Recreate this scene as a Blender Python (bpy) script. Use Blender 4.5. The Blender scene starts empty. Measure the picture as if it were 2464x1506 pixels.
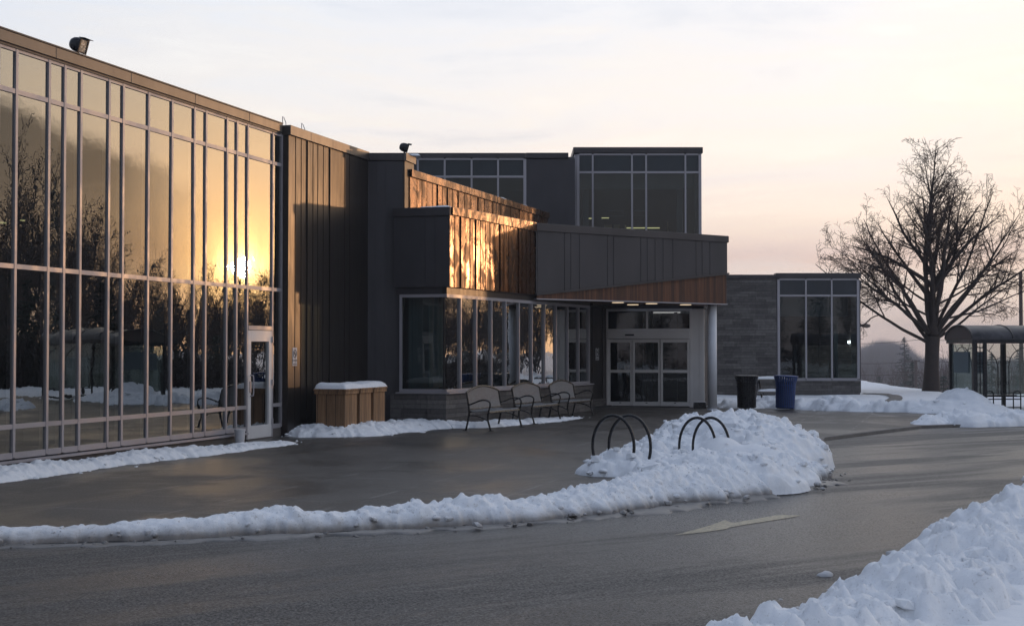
import bpy, math, random
from mathutils import Vector, Matrix, noise
R = math.radians
sc = bpy.context.scene
C = sc.collection

# ------------------------------------------------------------------ camera
FPX, HCAM, CX, CY, HOR = 3500.0, 1.78, 1232.0, 753.0, 841.0
TH = math.atan((HOR - CY) / FPX)
cam_d = bpy.data.cameras.new('camera'); cam = bpy.data.objects.new('camera', cam_d); C.objects.link(cam)
cam.location = (0, 0, HCAM); cam.rotation_euler = (R(90) + TH, 0, 0)
cam_d.sensor_width = 36.0; cam_d.lens = 36.0 * FPX / 2464.0
cam_d.clip_start = 0.1; cam_d.clip_end = 3000
sc.camera = cam

# ------------------------------------------------------------------ render / exposure
sc.render.engine = 'CYCLES'
sc.view_settings.view_transform = 'Standard'; sc.view_settings.look = 'None'
sc.view_settings.exposure = 0.0; sc.view_settings.gamma = 1.0
cy = sc.cycles
cy.use_denoising = True
cy.max_bounces = 8; cy.transparent_max_bounces = 16; cy.volume_bounces = 0
cy.diffuse_bounces = 3; cy.glossy_bounces = 4
cy.caustics_reflective = False; cy.caustics_refractive = False
cy.sample_clamp_indirect = 4.0

# ------------------------------------------------------------------ sun direction
SUN_AZ, SUN_EL = R(43.6), R(3.3)
SD = Vector((math.sin(SUN_AZ) * math.cos(SUN_EL), math.cos(SUN_AZ) * math.cos(SUN_EL), math.sin(SUN_EL)))
sun_d = bpy.data.lights.new('sun', 'SUN'); sun = bpy.data.objects.new('sun', sun_d); C.objects.link(sun)
sun_d.energy = 0.5; sun_d.angle = R(0.8); sun_d.color = (1.0, 0.54, 0.25)
sun.rotation_euler = SD.to_track_quat('Z', 'Y').to_euler(); sun.location = (20, 20, 30)

# ------------------------------------------------------------------ node helper
class NT:
    def __init__(s, tree): s.t = tree; s.n = tree.nodes; s.l = tree.links
    def new(s, typ, **kw):
        nd = s.n.new(typ)
        for k, v in kw.items(): setattr(nd, k, v)
        return nd
    def put(s, sock, v):
        if isinstance(v, bpy.types.NodeSocket): s.l.new(v, sock)
        elif v is not None:
            if isinstance(v, (tuple, list)) and len(v) == 3 and sock.type == 'RGBA': v = (*v, 1)
            sock.default_value = v
    def m(s, op, a, b=None, c=None, clamp=False):
        nd = s.new('ShaderNodeMath', operation=op, use_clamp=clamp)
        for i, v in enumerate((a, b, c)):
            if v is not None: s.put(nd.inputs[i], v)
        return nd.outputs[0]
    def smooth(s, v, a, b, lo=0.0, hi=1.0):
        nd = s.new('ShaderNodeMapRange', interpolation_type='SMOOTHSTEP')
        s.put(nd.inputs[0], v); nd.inputs[1].default_value = a; nd.inputs[2].default_value = b
        nd.inputs[3].default_value = lo; nd.inputs[4].default_value = hi
        return nd.outputs[0]
    def mix(s, f, a, b, mode='MIX'):
        nd = s.new('ShaderNodeMix', data_type='RGBA', blend_type=mode)
        s.put(nd.inputs[0], f); s.put(nd.inputs[6], a); s.put(nd.inputs[7], b)
        return nd.outputs[2]
    def ramp(s, f, stops, interp='LINEAR'):
        nd = s.new('ShaderNodeValToRGB'); cr = nd.color_ramp; cr.interpolation = interp
        while len(cr.elements) < len(stops): cr.elements.new(0.5)
        for e, (p, c) in zip(cr.elements, stops): e.position = p; e.color = (*c, 1)
        s.put(nd.inputs[0], f); return nd.outputs[0]
    def noise(s, vec, scale, detail=3, rough=0.5, dist=0.0):
        nd = s.new('ShaderNodeTexNoise'); s.put(nd.inputs['Vector'], vec)
        nd.inputs['Scale'].default_value = scale; nd.inputs['Detail'].default_value = detail
        nd.inputs['Roughness'].default_value = rough; nd.inputs['Distortion'].default_value = dist
        return nd.outputs[0]
    def mapping(s, vec, scale=(1, 1, 1), loc=(0, 0, 0), rot=(0, 0, 0)):
        nd = s.new('ShaderNodeMapping'); s.put(nd.inputs[0], vec)
        nd.inputs[1].default_value = loc; nd.inputs[2].default_value = rot; nd.inputs[3].default_value = scale
        return nd.outputs[0]
    def dot(s, a, b):
        nd = s.new('ShaderNodeVectorMath', operation='DOT_PRODUCT'); s.put(nd.inputs[0], a); s.put(nd.inputs[1], b)
        return nd.outputs['Value']

# ------------------------------------------------------------------ sky (world)
w = bpy.data.worlds.new('World'); sc.world = w; w.use_nodes = True
t = NT(w.node_tree)
for nd in list(t.n): t.n.remove(nd)
out = t.new('ShaderNodeOutputWorld'); bg = t.new('ShaderNodeBackground'); t.l.new(bg.outputs[0], out.inputs[0])
vec = t.new('ShaderNodeTexCoord').outputs['Generated']
sep = t.new('ShaderNodeSeparateXYZ'); t.l.new(vec, sep.inputs[0]); el = sep.outputs[2]
g = t.dot(vec, tuple(SD))
aoff = t.dot(vec, (math.cos(SUN_AZ), -math.sin(SUN_AZ), 0))
n1 = t.noise(t.mapping(vec, (3.2, 3.2, 20), rot=(R(5), R(-6), 0)), 1.6, 6, 0.6, 0.6)
n2 = t.noise(t.mapping(vec, (3, 3, 9), loc=(3, 1, 2)), 2.2, 7, 0.62, 0.5)
elw = t.m('ADD', el, t.m('MULTIPLY', t.m('SUBTRACT', n1, 0.5), 0.045))
elramp = t.ramp(elw, [(0.0, (.87, .68, .58)), (.03, (.91, .76, .65)), (.050, (.88, .77, .68)), (.062, (.80, .63, .55)),
                      (.085, (.95, .80, .67)), (.115, (.97, .87, .77)), (.165, (.97, .91, .83)), (.25, (.87, .88, .88)),
                      (.5, (.66, .69, .74)), (1.0, (.52, .57, .66))])
g01 = t.m('MULTIPLY_ADD', g, 0.5, 0.5)
tint = t.ramp(g01, [(0.0, (.30, .37, .50)), (0.45, (.45, .52, .66)), (0.66, (.72, .79, .92)), (0.79, (.87, .91, .99)), (0.93, (.98, .985, 1.03)), (1.0, (1.05, .97, .86))])
col = t.mix(1.0, elramp, tint, 'MULTIPLY')
streak = t.ramp(n1, [(0.32, (.88, .91, .96)), (0.46, (.97, .98, 1)), (0.56, (1.0, .985, .97)), (0.70, (1.08, 1.06, 1.02))])
col = t.mix(1.0, col, streak, 'MULTIPLY')
# grey cloud bank to the right of the sun
line = t.m('ADD', t.m('MULTIPLY_ADD', aoff, 0.39, 0.098), t.m('MULTIPLY', t.m('SUBTRACT', n2, 0.5), 0.06))
bank = t.m('MULTIPLY', t.smooth(t.m('SUBTRACT', line, el), -0.006, 0.012), t.m('MULTIPLY', t.smooth(aoff, 0.0, 0.10), t.smooth(aoff, 0.9, 0.5)))
bank = t.m('MULTIPLY', bank, t.smooth(el, 0.015, 0.06))
bank = t.m('MULTIPLY', bank, t.smooth(n2, 0.30, 0.6, 0.75, 1.0))
col = t.mix(bank, col, (.145, .15, .15))
gp = t.m('MAXIMUM', g, 0.0)
glow = t.new('ShaderNodeCombineXYZ')
def lobe(p, k): return t.m('MULTIPLY', t.m('POWER', gp, p), k)
lobes = [(14, (.16, .12, .07)), (70, (.55, .26, .05)), (400, (1.5, .66, .12)), (2600, (2.6, 1.6, .45)), (14000, (7, 5.0, 2.2))]
for ci in range(3):
    acc = 0.0
    for p, c3 in lobes: acc = t.m('ADD', lobe(p, c3[ci]), acc)
    t.put(glow.inputs[ci], acc)
gl = t.mix(t.m('MULTIPLY', bank, 0.75), glow.outputs[0], (0, 0, 0))
col = t.mix(1.0, col, gl, 'ADD')
sky = t.new('ShaderNodeTexSky', sky_type='NISHITA', sun_disc=False, sun_elevation=SUN_EL, sun_rotation=SUN_AZ)
sky.air_density = 1.0; sky.dust_density = 2.0
# the clear-air part of the light from the Nishita sky, the high cloud deck on top of it
cl10 = t.mix(1.0, col, (11.7, 11.5, 11.3), 'MULTIPLY')
total = t.mix(1.0, cl10, t.mix(1.0, sky.outputs[0], (.06, .06, .06), 'MULTIPLY'), 'ADD')
t.l.new(total, bg.inputs[0]); bg.inputs[1].default_value = 0.1

# ------------------------------------------------------------------ pixel -> place (photo grid 2464 x 1506)
def ray(px, py):
    u = (px - CX) / FPX; v = (CY - py) / FPX
    return (u, math.cos(TH) - v * math.sin(TH), math.sin(TH) + v * math.cos(TH))
def G(px, py, z=0.0):
    r = ray(px, py); k = (z - HCAM) / r[2]; return (r[0] * k, r[1] * k)
def X(px, y): return (px - CX) / FPX * y
def Zh(py, y): return HCAM + (HOR - py) * y / FPX

# ------------------------------------------------------------------ materials
def mat(name):
    m = bpy.data.materials.new(name); m.use_nodes = True
    q = NT(m.node_tree); b = q.n['Principled BSDF']
    tc = q.new('ShaderNodeTexCoord')
    return m, q, b, tc
def bump(q, b, h, strength, dist):
    nd = q.new('ShaderNodeBump'); nd.inputs['Strength'].default_value = strength; nd.inputs['Distance'].default_value = dist
    q.put(nd.inputs['Height'], h); q.l.new(nd.outputs[0], b.inputs['Normal']); return nd
def simple(name, colr, rough=0.5, metal=0.0, var=0.12, scale=6.0, bmp=0.0, spec=0.5, rv=0.1):
    m, q, b, tc = mat(name)
    n = q.noise(tc.outputs['Object'], scale, 5, 0.6)
    lo = tuple(c * (1 - var) for c in colr); hi = tuple(min(1, c * (1 + var)) for c in colr)
    q.put(b.inputs['Base Color'], q.ramp(n, [(0.3, lo), (0.7, hi)]))
    q.put(b.inputs['Roughness'], q.smooth(n, 0.3, 0.7, max(0.02, rough - rv), min(1, rough + rv)))
    b.inputs['Metallic'].default_value = metal; b.inputs['Specular IOR Level'].default_value = spec
    if bmp: bump(q, b, q.noise(tc.outputs['Object'], scale * 8, 3), 0.6, bmp)
    return m
M = {}
M['alu'] = simple('mullion_aluminium', (.40, .38, .40), 0.42, 0.3, 0.05, 2.0)
M['white_alu'] = simple('white_aluminium', (.74, .72, .71), 0.45, 0.1, 0.05, 2.0)
M['fascia'] = None
M['black_metal'] = simple('black_powder_coat', (.018, .018, .02), 0.32, 0.3, 0.2, 20, 0.0004)
M['bench_metal'] = simple('bench_black_steel', (.03, .028, .027), 0.25, 0.6, 0.2, 20)
M['slat_metal'] = simple('bench_slat_steel', (.30, .30, .30), 0.45, 0.1, 0.2, 20)
M['blue_metal'] = simple('blue_powder_coat', (.02, .055, .20), 0.4, 0.2, 0.2, 20)
M['column'] = simple('column_paint', (.76, .77, .80), 0.45, 0.0, 0.05, 3)
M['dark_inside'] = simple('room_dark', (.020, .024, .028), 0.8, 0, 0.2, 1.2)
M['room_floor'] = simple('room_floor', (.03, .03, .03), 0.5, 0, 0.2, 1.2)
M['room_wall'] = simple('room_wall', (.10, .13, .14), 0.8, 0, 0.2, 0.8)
M['blind'] = simple('roller_blind', (.20, .25, .25), 0.8, 0, 0.1, 2)
M['paper'] = simple('sign_white', (.60, .60, .62), 0.5, 0, 0.04, 5)
M['ink'] = simple('sign_ink', (.04, .04, .045), 0.5, 0, 0.1, 5)
M['bucket'] = simple('white_plastic', (.62, .62, .64), 0.45, 0, 0.05, 4)
M['rubber'] = simple('black_rubber', (.02, .02, .02), 0.7, 0, 0.1, 9)
M['roof'] = simple('roof_membrane', (.12, .12, .13), 0.8, 0, 0.1, 3)
M['pole'] = simple('weathered_pole', (.09, .065, .055), 0.8, 0, 0.2, 5)
M['bark'] = simple('bark', (.050, .036, .030), 0.85, 0, 0.35, 9, 0.01)
M['twig'] = simple('twigs', (.075, .045, .032), 0.8, 0, 0.2, 4)
M['needle'] = simple('needles', (.022, .036, .022), 0.8, 0, 0.35, 3)
M['farwood'] = simple('far_wood_twigs', (.13, .11, .105), 0.9, 0, 0.3, 0.2)  # paler than the near twigs: part of the haze is put into this colour

def m_metal(name, colr, rough, metal, oil=0.004, dewk=.03):
    m, q, b, tc = mat(name)
    o = tc.outputs['Object']
    n = q.noise(q.mapping(o, (1, 1, .35)), 1.3, 4, 0.6)
    st = q.noise(q.mapping(o, (9, 9, .5)), 2.5, 4, 0.7)
    q.put(b.inputs['Base Color'], q.ramp(n, [(0.3, tuple(c * .85 for c in colr)), (0.7, tuple(c * 1.12 for c in colr))]))
    dew = q.smooth(q.noise(q.mapping(o, (3.6, 3.6, .9)), 1.0, 4, 0.65, .6), .44, .60)
    q.put(b.inputs['Roughness'], q.m('ADD', q.smooth(st, 0.3, 0.75, rough - .05, rough + .05), q.m('MULTIPLY', dew, dewk)))
    b.inputs['Metallic'].default_value = metal
    h = q.noise(q.mapping(o, (.9, .9, .6)), 1.0, 1, 0.4)
    bump(q, b, h, 1.0, oil)
    return m
M['panel'] = m_metal('dark_metal_panel', (.062, .054, .050), 0.36, 0.7, 0.0015)
M['panel_sunlit'] = m_metal('frosted_sunlit_metal_panel', (.33, .215, .14), 0.25, 0.9, 0.002, .22)
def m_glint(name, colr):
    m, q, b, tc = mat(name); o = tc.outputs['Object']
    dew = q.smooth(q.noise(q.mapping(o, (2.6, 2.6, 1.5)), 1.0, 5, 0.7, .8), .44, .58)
    q.put(b.inputs['Base Color'], q.mix(dew, tuple(c*1.25 for c in colr), tuple(c*.55 for c in colr)))  # patches also put bright glints and dark reflections into the base colour
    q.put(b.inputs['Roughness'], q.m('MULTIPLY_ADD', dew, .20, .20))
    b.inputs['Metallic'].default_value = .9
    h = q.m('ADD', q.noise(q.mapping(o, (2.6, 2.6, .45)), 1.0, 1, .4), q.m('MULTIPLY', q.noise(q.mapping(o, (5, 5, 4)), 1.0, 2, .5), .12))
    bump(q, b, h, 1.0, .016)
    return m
M['panel_sunlit'] = m_glint('sunlit_dark_metal_panel', (.095, .046, .025))  # copper tint puts sunset glow into the colour of the dark cladding
M['fascia_sunlit'] = m_glint('sunlit_fascia_flashing', (.095, .052, .033))
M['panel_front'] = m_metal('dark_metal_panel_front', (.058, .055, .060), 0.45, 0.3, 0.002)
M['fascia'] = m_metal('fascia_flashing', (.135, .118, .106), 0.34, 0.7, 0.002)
M['fascia_dark'] = m_metal('fascia_flashing_dark', (.065, .06, .062), 0.42, 0.4, 0.002)  # darker flashing copy: frontal faces get their shade in the colour; also dark trim

def m_glass(name, tintc, r0, amp=0.0009, body=0.0):
    m = bpy.data.materials.new(name); m.use_nodes = True; q = NT(m.node_tree)
    for nd in list(q.n): q.n.remove(nd)
    o = q.new('ShaderNodeOutputMaterial'); tr = q.new('ShaderNodeBsdfTransparent'); gs = q.new('ShaderNodeBsdfGlossy')
    tr.inputs[0].default_value = (*tintc, 1); gs.inputs[0].default_value = (.97, .98, .96, 1); gs.inputs['Roughness'].default_value = 0.0
    tc = q.new('ShaderNodeTexCoord'); ge = q.new('ShaderNodeNewGeometry')
    h = q.m('ADD', q.noise(q.mapping(tc.outputs['Object'], (1, 1, .8)), 1.0, 1, 0.4, 0.3),
            q.m('MULTIPLY', q.noise(q.mapping(tc.outputs['Object'], (1, 1, 1.4)), 4.0, 1, 0.4, 1.0), 0.16))
    bp = q.new('ShaderNodeBump'); bp.inputs['Strength'].default_value = 1.0; bp.inputs['Distance'].default_value = amp * 2.2
    q.put(bp.inputs['Height'], h); q.l.new(bp.outputs[0], gs.inputs['Normal'])
    c = q.m('ABSOLUTE', q.dot(ge.outputs['Incoming'], ge.outputs['Normal']))
    f = q.m('MULTIPLY_ADD', q.m('POWER', q.m('SUBTRACT', 1.0, c), 4.0), 1.0 - r0, r0)
    mx = q.new('ShaderNodeMixShader'); q.put(mx.inputs[0], f)
    base = tr.outputs[0]
    if body:
        df = q.new('ShaderNodeBsdfDiffuse'); df.inputs[0].default_value = (.55, .68, .62, 1)
        m2 = q.new('ShaderNodeMixShader'); m2.inputs[0].default_value = body
        q.l.new(base, m2.inputs[1]); q.l.new(df.outputs[0], m2.inputs[2]); base = m2.outputs[0]
    q.l.new(base, mx.inputs[1]); q.l.new(gs.outputs[0], mx.inputs[2]); q.l.new(mx.outputs[0], o.inputs[0])
    return m
M['glass'] = m_glass('coated_glass', (.30, .35, .34), 0.30, 0.00055)
M['glass_bay'] = m_glass('bay_glass', (.30, .37, .36), 0.36, 0.0012)
M['glass_front'] = m_glass('front_glass', (.40, .47, .48), 0.07, 0.0006)
M['glass_shelter'] = m_glass('shelter_glass', (.86, .92, .88), 0.06, 0.0004, 0.22)
M['spandrel'] = simple('spandrel_glass', (.035, .045, .055), 0.12, 0.2, 0.1, 1.5)

def m_stone(name):
    m, q, b, tc = mat(name); o = tc.outputs['Object']
    sp = q.new('ShaderNodeSeparateXYZ'); q.l.new(o, sp.inputs[0])
    cb = q.new('ShaderNodeCombineXYZ'); q.put(cb.inputs[0], q.m('ADD', sp.outputs[0], q.m('MULTIPLY', sp.outputs[1], 0.8))); q.put(cb.inputs[1], sp.outputs[2])
    def bk(bw, rh, off):
        nd = q.new('ShaderNodeTexBrick'); q.l.new(cb.outputs[0], nd.inputs[0]); nd.offset = off; nd.squash = 0.7; nd.squash_frequency = 3
        nd.inputs['Scale'].default_value = 1.0; nd.inputs['Brick Width'].default_value = bw; nd.inputs['Row Height'].default_value = rh
        nd.inputs['Mortar Size'].default_value = 0.006; nd.inputs['Mortar Smooth'].default_value = 0.3
        nd.inputs['Color1'].default_value = (.075, .068, .064, 1); nd.inputs['Color2'].default_value = (.19, .175, .165, 1); nd.inputs['Mortar'].default_value = (.05, .048, .045, 1)
        return nd
    b1 = bk(.62, .105, .37); b2 = bk(.9, .21, .6)
    c = q.mix(0.45, b1.outputs[0], b2.outputs[0])
    c = q.mix(1.0, c, q.ramp(q.noise(o, 9, 6, .7), [(.3, (.72, .72, .72)), (.7, (1.2, 1.18, 1.15))]), 'MULTIPLY')
    q.put(b.inputs['Base Color'], c); b.inputs['Roughness'].default_value = 0.85
    h = q.m('SUBTRACT', q.m('MULTIPLY', q.noise(o, 14, 6, .7), .6), q.m('MULTIPLY', b1.outputs[1], 1.2))
    bump(q, b, h, 0.8, 0.02)
    return m
M['stone'] = m_stone('ledge_stone')

def m_wood(name, base, plank, dark=0.6, axis=0):
    m, q, b, tc = mat(name); o = tc.outputs['Object']
    sp = q.new('ShaderNodeSeparateXYZ'); q.l.new(o, sp.inputs[0])
    a = q.m('ADD', sp.outputs[0], q.m('MULTIPLY', sp.outputs[1], 0.9))
    cell = q.m('FLOOR', q.m('DIVIDE', a, plank))
    wn = q.new('ShaderNodeTexWhiteNoise', noise_dimensions='1D'); q.put(wn.inputs['W'], cell)
    fr = q.m('FRACT', q.m('DIVIDE', a, plank))
    gap = q.m('MULTIPLY', q.smooth(fr, 0.0, 0.07), q.smooth(fr, 1.0, 0.93))
    grain = q.noise(q.mapping(o, (30, 30, 1.6)), 1.0, 5, .65, .4)
    c = q.ramp(wn.outputs[0], [(0, tuple(x * dark for x in base)), (1, tuple(x * 1.25 for x in base))])
    c = q.mix(1.0, c, q.ramp(grain, [(.3, (.62, .58, .55)), (.65, (1.15, 1.15, 1.15))]), 'MULTIPLY')
    c = q.mix(gap, tuple(x * .15 for x in base), c)
    q.put(b.inputs['Base Color'], c); b.inputs['Roughness'].default_value = 0.6
    bump(q, b, q.m('ADD', gap, q.m('MULTIPLY', grain, .3)), 0.7, 0.006)
    return m
M['cedar'] = m_wood('stained_cedar', (.16, .062, .026), 0.085, 0.45)
M['box_wood'] = m_wood('raw_cedar', (.30, .17, .085), 0.145, 0.75)

def m_asphalt():
    m, q, b, tc = mat('wet_asphalt'); o = tc.outputs['Object']
    al = q.mapping(o, (1, 1, 1), rot=(0, 0, R(-37)))
    big = q.noise(q.mapping(al, (.10, .5, 1)), 1.3, 5, .6, .5)
    fine = q.noise(o, 46, 5, .85); mid = q.noise(o, 9, 5, .6)
    streak = q.noise(q.mapping(al, (.12, 3.2, 1)), 1.3, 4, .6)
    c = q.ramp(fine, [(.38, (.008, .008, .009)), (.50, (.034, .033, .033)), (.62, (.16, .155, .15))])
    c = q.mix(1.0, c, q.ramp(mid, [(.3, (.75, .75, .75)), (.7, (1.2, 1.2, 1.2))]), 'MULTIPLY')
    dry = q.m('MULTIPLY', q.smooth(big, .38, .62), q.smooth(streak, .3, .6, .5, 1))
    c = q.mix(dry, q.mix(1.0, c, (.66, .66, .68), 'MULTIPLY'), q.mix(1.0, c, (1.25, 1.24, 1.2), 'MULTIPLY'))
    vo = q.new('ShaderNodeTexVoronoi', feature='DISTANCE_TO_EDGE'); q.put(vo.inputs['Vector'], q.mapping(q.mix(.06, o, q.new('ShaderNodeTexNoise').outputs[1]), (.17, .26, 1), loc=(.3, .1, 0))); vo.inputs['Scale'].default_value = 1.0
    crack = q.smooth(vo.outputs[0], 0.0035, 0.0)
    c = q.mix(q.m('MULTIPLY', crack, .55), c, (.015, .015, .015))
    q.put(b.inputs['Base Color'], c)
    q.put(b.inputs['Roughness'], q.m('ADD', q.smooth(dry, 0, 1, .22, .50), q.m('MULTIPLY', fine, .12)))
    q.put(b.inputs['Specular IOR Level'], q.smooth(fine, .40, .60, .12, .75))
    bump(q, b, q.m('ADD', fine, q.m('MULTIPLY', mid, .6)), 1.0, 0.010)
    return m
M['asphalt'] = m_asphalt()
M['puddle'] = simple('thin_water_on_asphalt', (.035, .034, .033), 0.30, 0, .4, 7, .0006, .6, .10)
def m_concrete():
    m, q, b, tc = mat('damp_concrete'); o = tc.outputs['Object']
    big = q.noise(q.mapping(o, (.35, .22, 1), rot=(0, 0, R(-30))), 1.5, 5, .6, .6)
    fine = q.noise(o, 40, 5, .8)
    c = q.ramp(big, [(.28, (.042, .038, .034)), (.5, (.064, .057, .050)), (.72, (.10, .09, .08))])
    c = q.mix(1.0, c, q.ramp(fine, [(.36, (.7, .7, .7)), (.64, (1.35, 1.35, 1.35))]), 'MULTIPLY')
    def joints(rot, sx):
        sp = q.new('ShaderNodeSeparateXYZ'); q.l.new(q.mapping(o, (1, 1, 1), rot=(0, 0, rot)), sp.inputs[0])
        f = q.m('FRACT', q.m('DIVIDE', sp.outputs[0], sx)); return q.smooth(q.m('ABSOLUTE', q.m('SUBTRACT', f, .5)), .028 / sx, 0.0)
    j = q.m('MAXIMUM', joints(R(17), 1.5), joints(R(107), 1.5))
    salt = q.m('MULTIPLY', j, q.smooth(q.noise(o, 1.2, 3), .42, .6))
    c = q.mix(q.m('MULTIPLY', j, .6), c, (.03, .028, .026)); c = q.mix(q.m('MULTIPLY', salt, .6), c, (.34, .32, .30)); c = q.mix(q.m('MULTIPLY', q.smooth(q.noise(o, 2.3, 6, .75), .60, .72), .35), c, (.26, .25, .23))
    brush = q.noise(q.mapping(q.mapping(o, (1, 1, 1), rot=(0, 0, R(17))), (.5, 7, 1)), 1.0, 4, .65)
    c = q.mix(1.0, c, q.ramp(brush, [(.35, (.94, .94, .94)), (.65, (1.07, 1.07, 1.07))]), 'MULTIPLY')
    q.put(b.inputs['Base Color'], c)
    q.put(b.inputs['Roughness'], q.smooth(big, .36, .60, .32, .55))
    q.put(b.inputs['Specular IOR Level'], q.smooth(fine, .38, .62, .15, .6))
    bump(q, b, q.m('SUBTRACT', q.m('ADD', q.m('MULTIPLY', fine, .6), q.m('MULTIPLY', brush, .5)), j), .8, 0.004)
    return m
M['concrete'] = m_concrete()
M['kerb'] = simple('kerb_concrete', (.19, .175, .16), .8, 0, .25, 4, .002)
M['foundation'] = simple('foundation_concrete', (.12, .105, .095), .85, 0, .25, 2.5, .003)
def m_snow(name, dirt=0.0, zlo=0.0, zhi=0.1, fine=0.012):
    m, q, b, tc = mat(name); o = tc.outputs['Object']; ge = q.new('ShaderNodeNewGeometry')
    sp = q.new('ShaderNodeSeparateXYZ'); q.l.new(ge.outputs['Position'], sp.inputs[0])
    n = q.noise(o, 5, 6, .65)
    c = q.ramp(n, [(.25, (.80, .82, .85)), (.6, (.91, .92, .93))])
    if dirt:
        dn = q.noise(o, 3.2, 6, .7)
        f = q.m('MULTIPLY', q.smooth(q.m('ADD', sp.outputs[2], q.m('MULTIPLY', q.m('SUBTRACT', dn, .5), -.14)), zhi, zlo), dirt)
        c = q.mix(f, c, (.22, .19, .165))
        c = q.mix(q.m('MULTIPLY', q.smooth(q.noise(o, 13, 6, .8), .57, .66), dirt * .55), c, (.30, .26, .22)); c = q.mix(q.m('MULTIPLY', q.smooth(q.noise(o, 60, 3, .6), .64, .70), dirt * .8), c, (.12, .10, .08))
    q.put(b.inputs['Base Color'], c); b.inputs['Roughness'].default_value = .78; b.inputs['Specular IOR Level'].default_value = .25
    if name != 'snow_field': b.inputs['Subsurface Weight'].default_value = .0
    h = q.m('ADD', q.noise(o, 26, 5, .7), q.m('MULTIPLY', q.noise(o, 110, 3, .6), .3))
    bump(q, b, h, .8, fine)
    return m
M['snow'] = m_snow('plowed_snow')
M['snow_dirty'] = m_snow('plowed_snow_dirty', 0.9, -0.05, 0.10)
M['snow_field'] = m_snow('snow_field', fine=.006)
M['snow_near'] = m_snow('near_snow', 0.5, -0.05, 0.02, .010)
M['slush'] = simple('grey_slush', (.15, .142, .135), .42, 0, .45, 7, .004)
M['snow_dust'] = simple('snow_dust_on_roof', (.05, .047, .05), .42, .4, .8, 3)
m, q, b, tc = mat('worn_road_paint'); o = tc.outputs['Object']
q.put(b.inputs['Base Color'], q.ramp(q.noise(o, 26, 6, .85), [(.40, (.06, .055, .05)), (.47, (.34, .29, .19)), (.64, (.50, .43, .29))])); b.inputs['Roughness'].default_value = .5
M['paint'] = m
def m_emit(name, c, s):
    m = bpy.data.materials.new(name); m.use_nodes = True; q = NT(m.node_tree)
    for nd in list(q.n): q.n.remove(nd)
    o = q.new('ShaderNodeOutputMaterial'); e = q.new('ShaderNodeEmission'); e.inputs[0].default_value = (*c, 1); e.inputs[1].default_value = s
    q.l.new(e.outputs[0], o.inputs[0]); return m
M['lamp'] = m_emit('soffit_lamp_lit', (1, .78, .52), .9)
M['tube'] = m_emit('strip_lamp_lit', (1, .88, .42), .9)
M['spot'] = m_emit('bright_lamp_lit', (.95, .97, 1), 14)
M['amber'] = simple('amber_panel', (.55, .22, .04), .5, 0, .15, 3)
M['tan_room'] = simple('lit_room_wall', (.5, .42, .25), .7)

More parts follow.
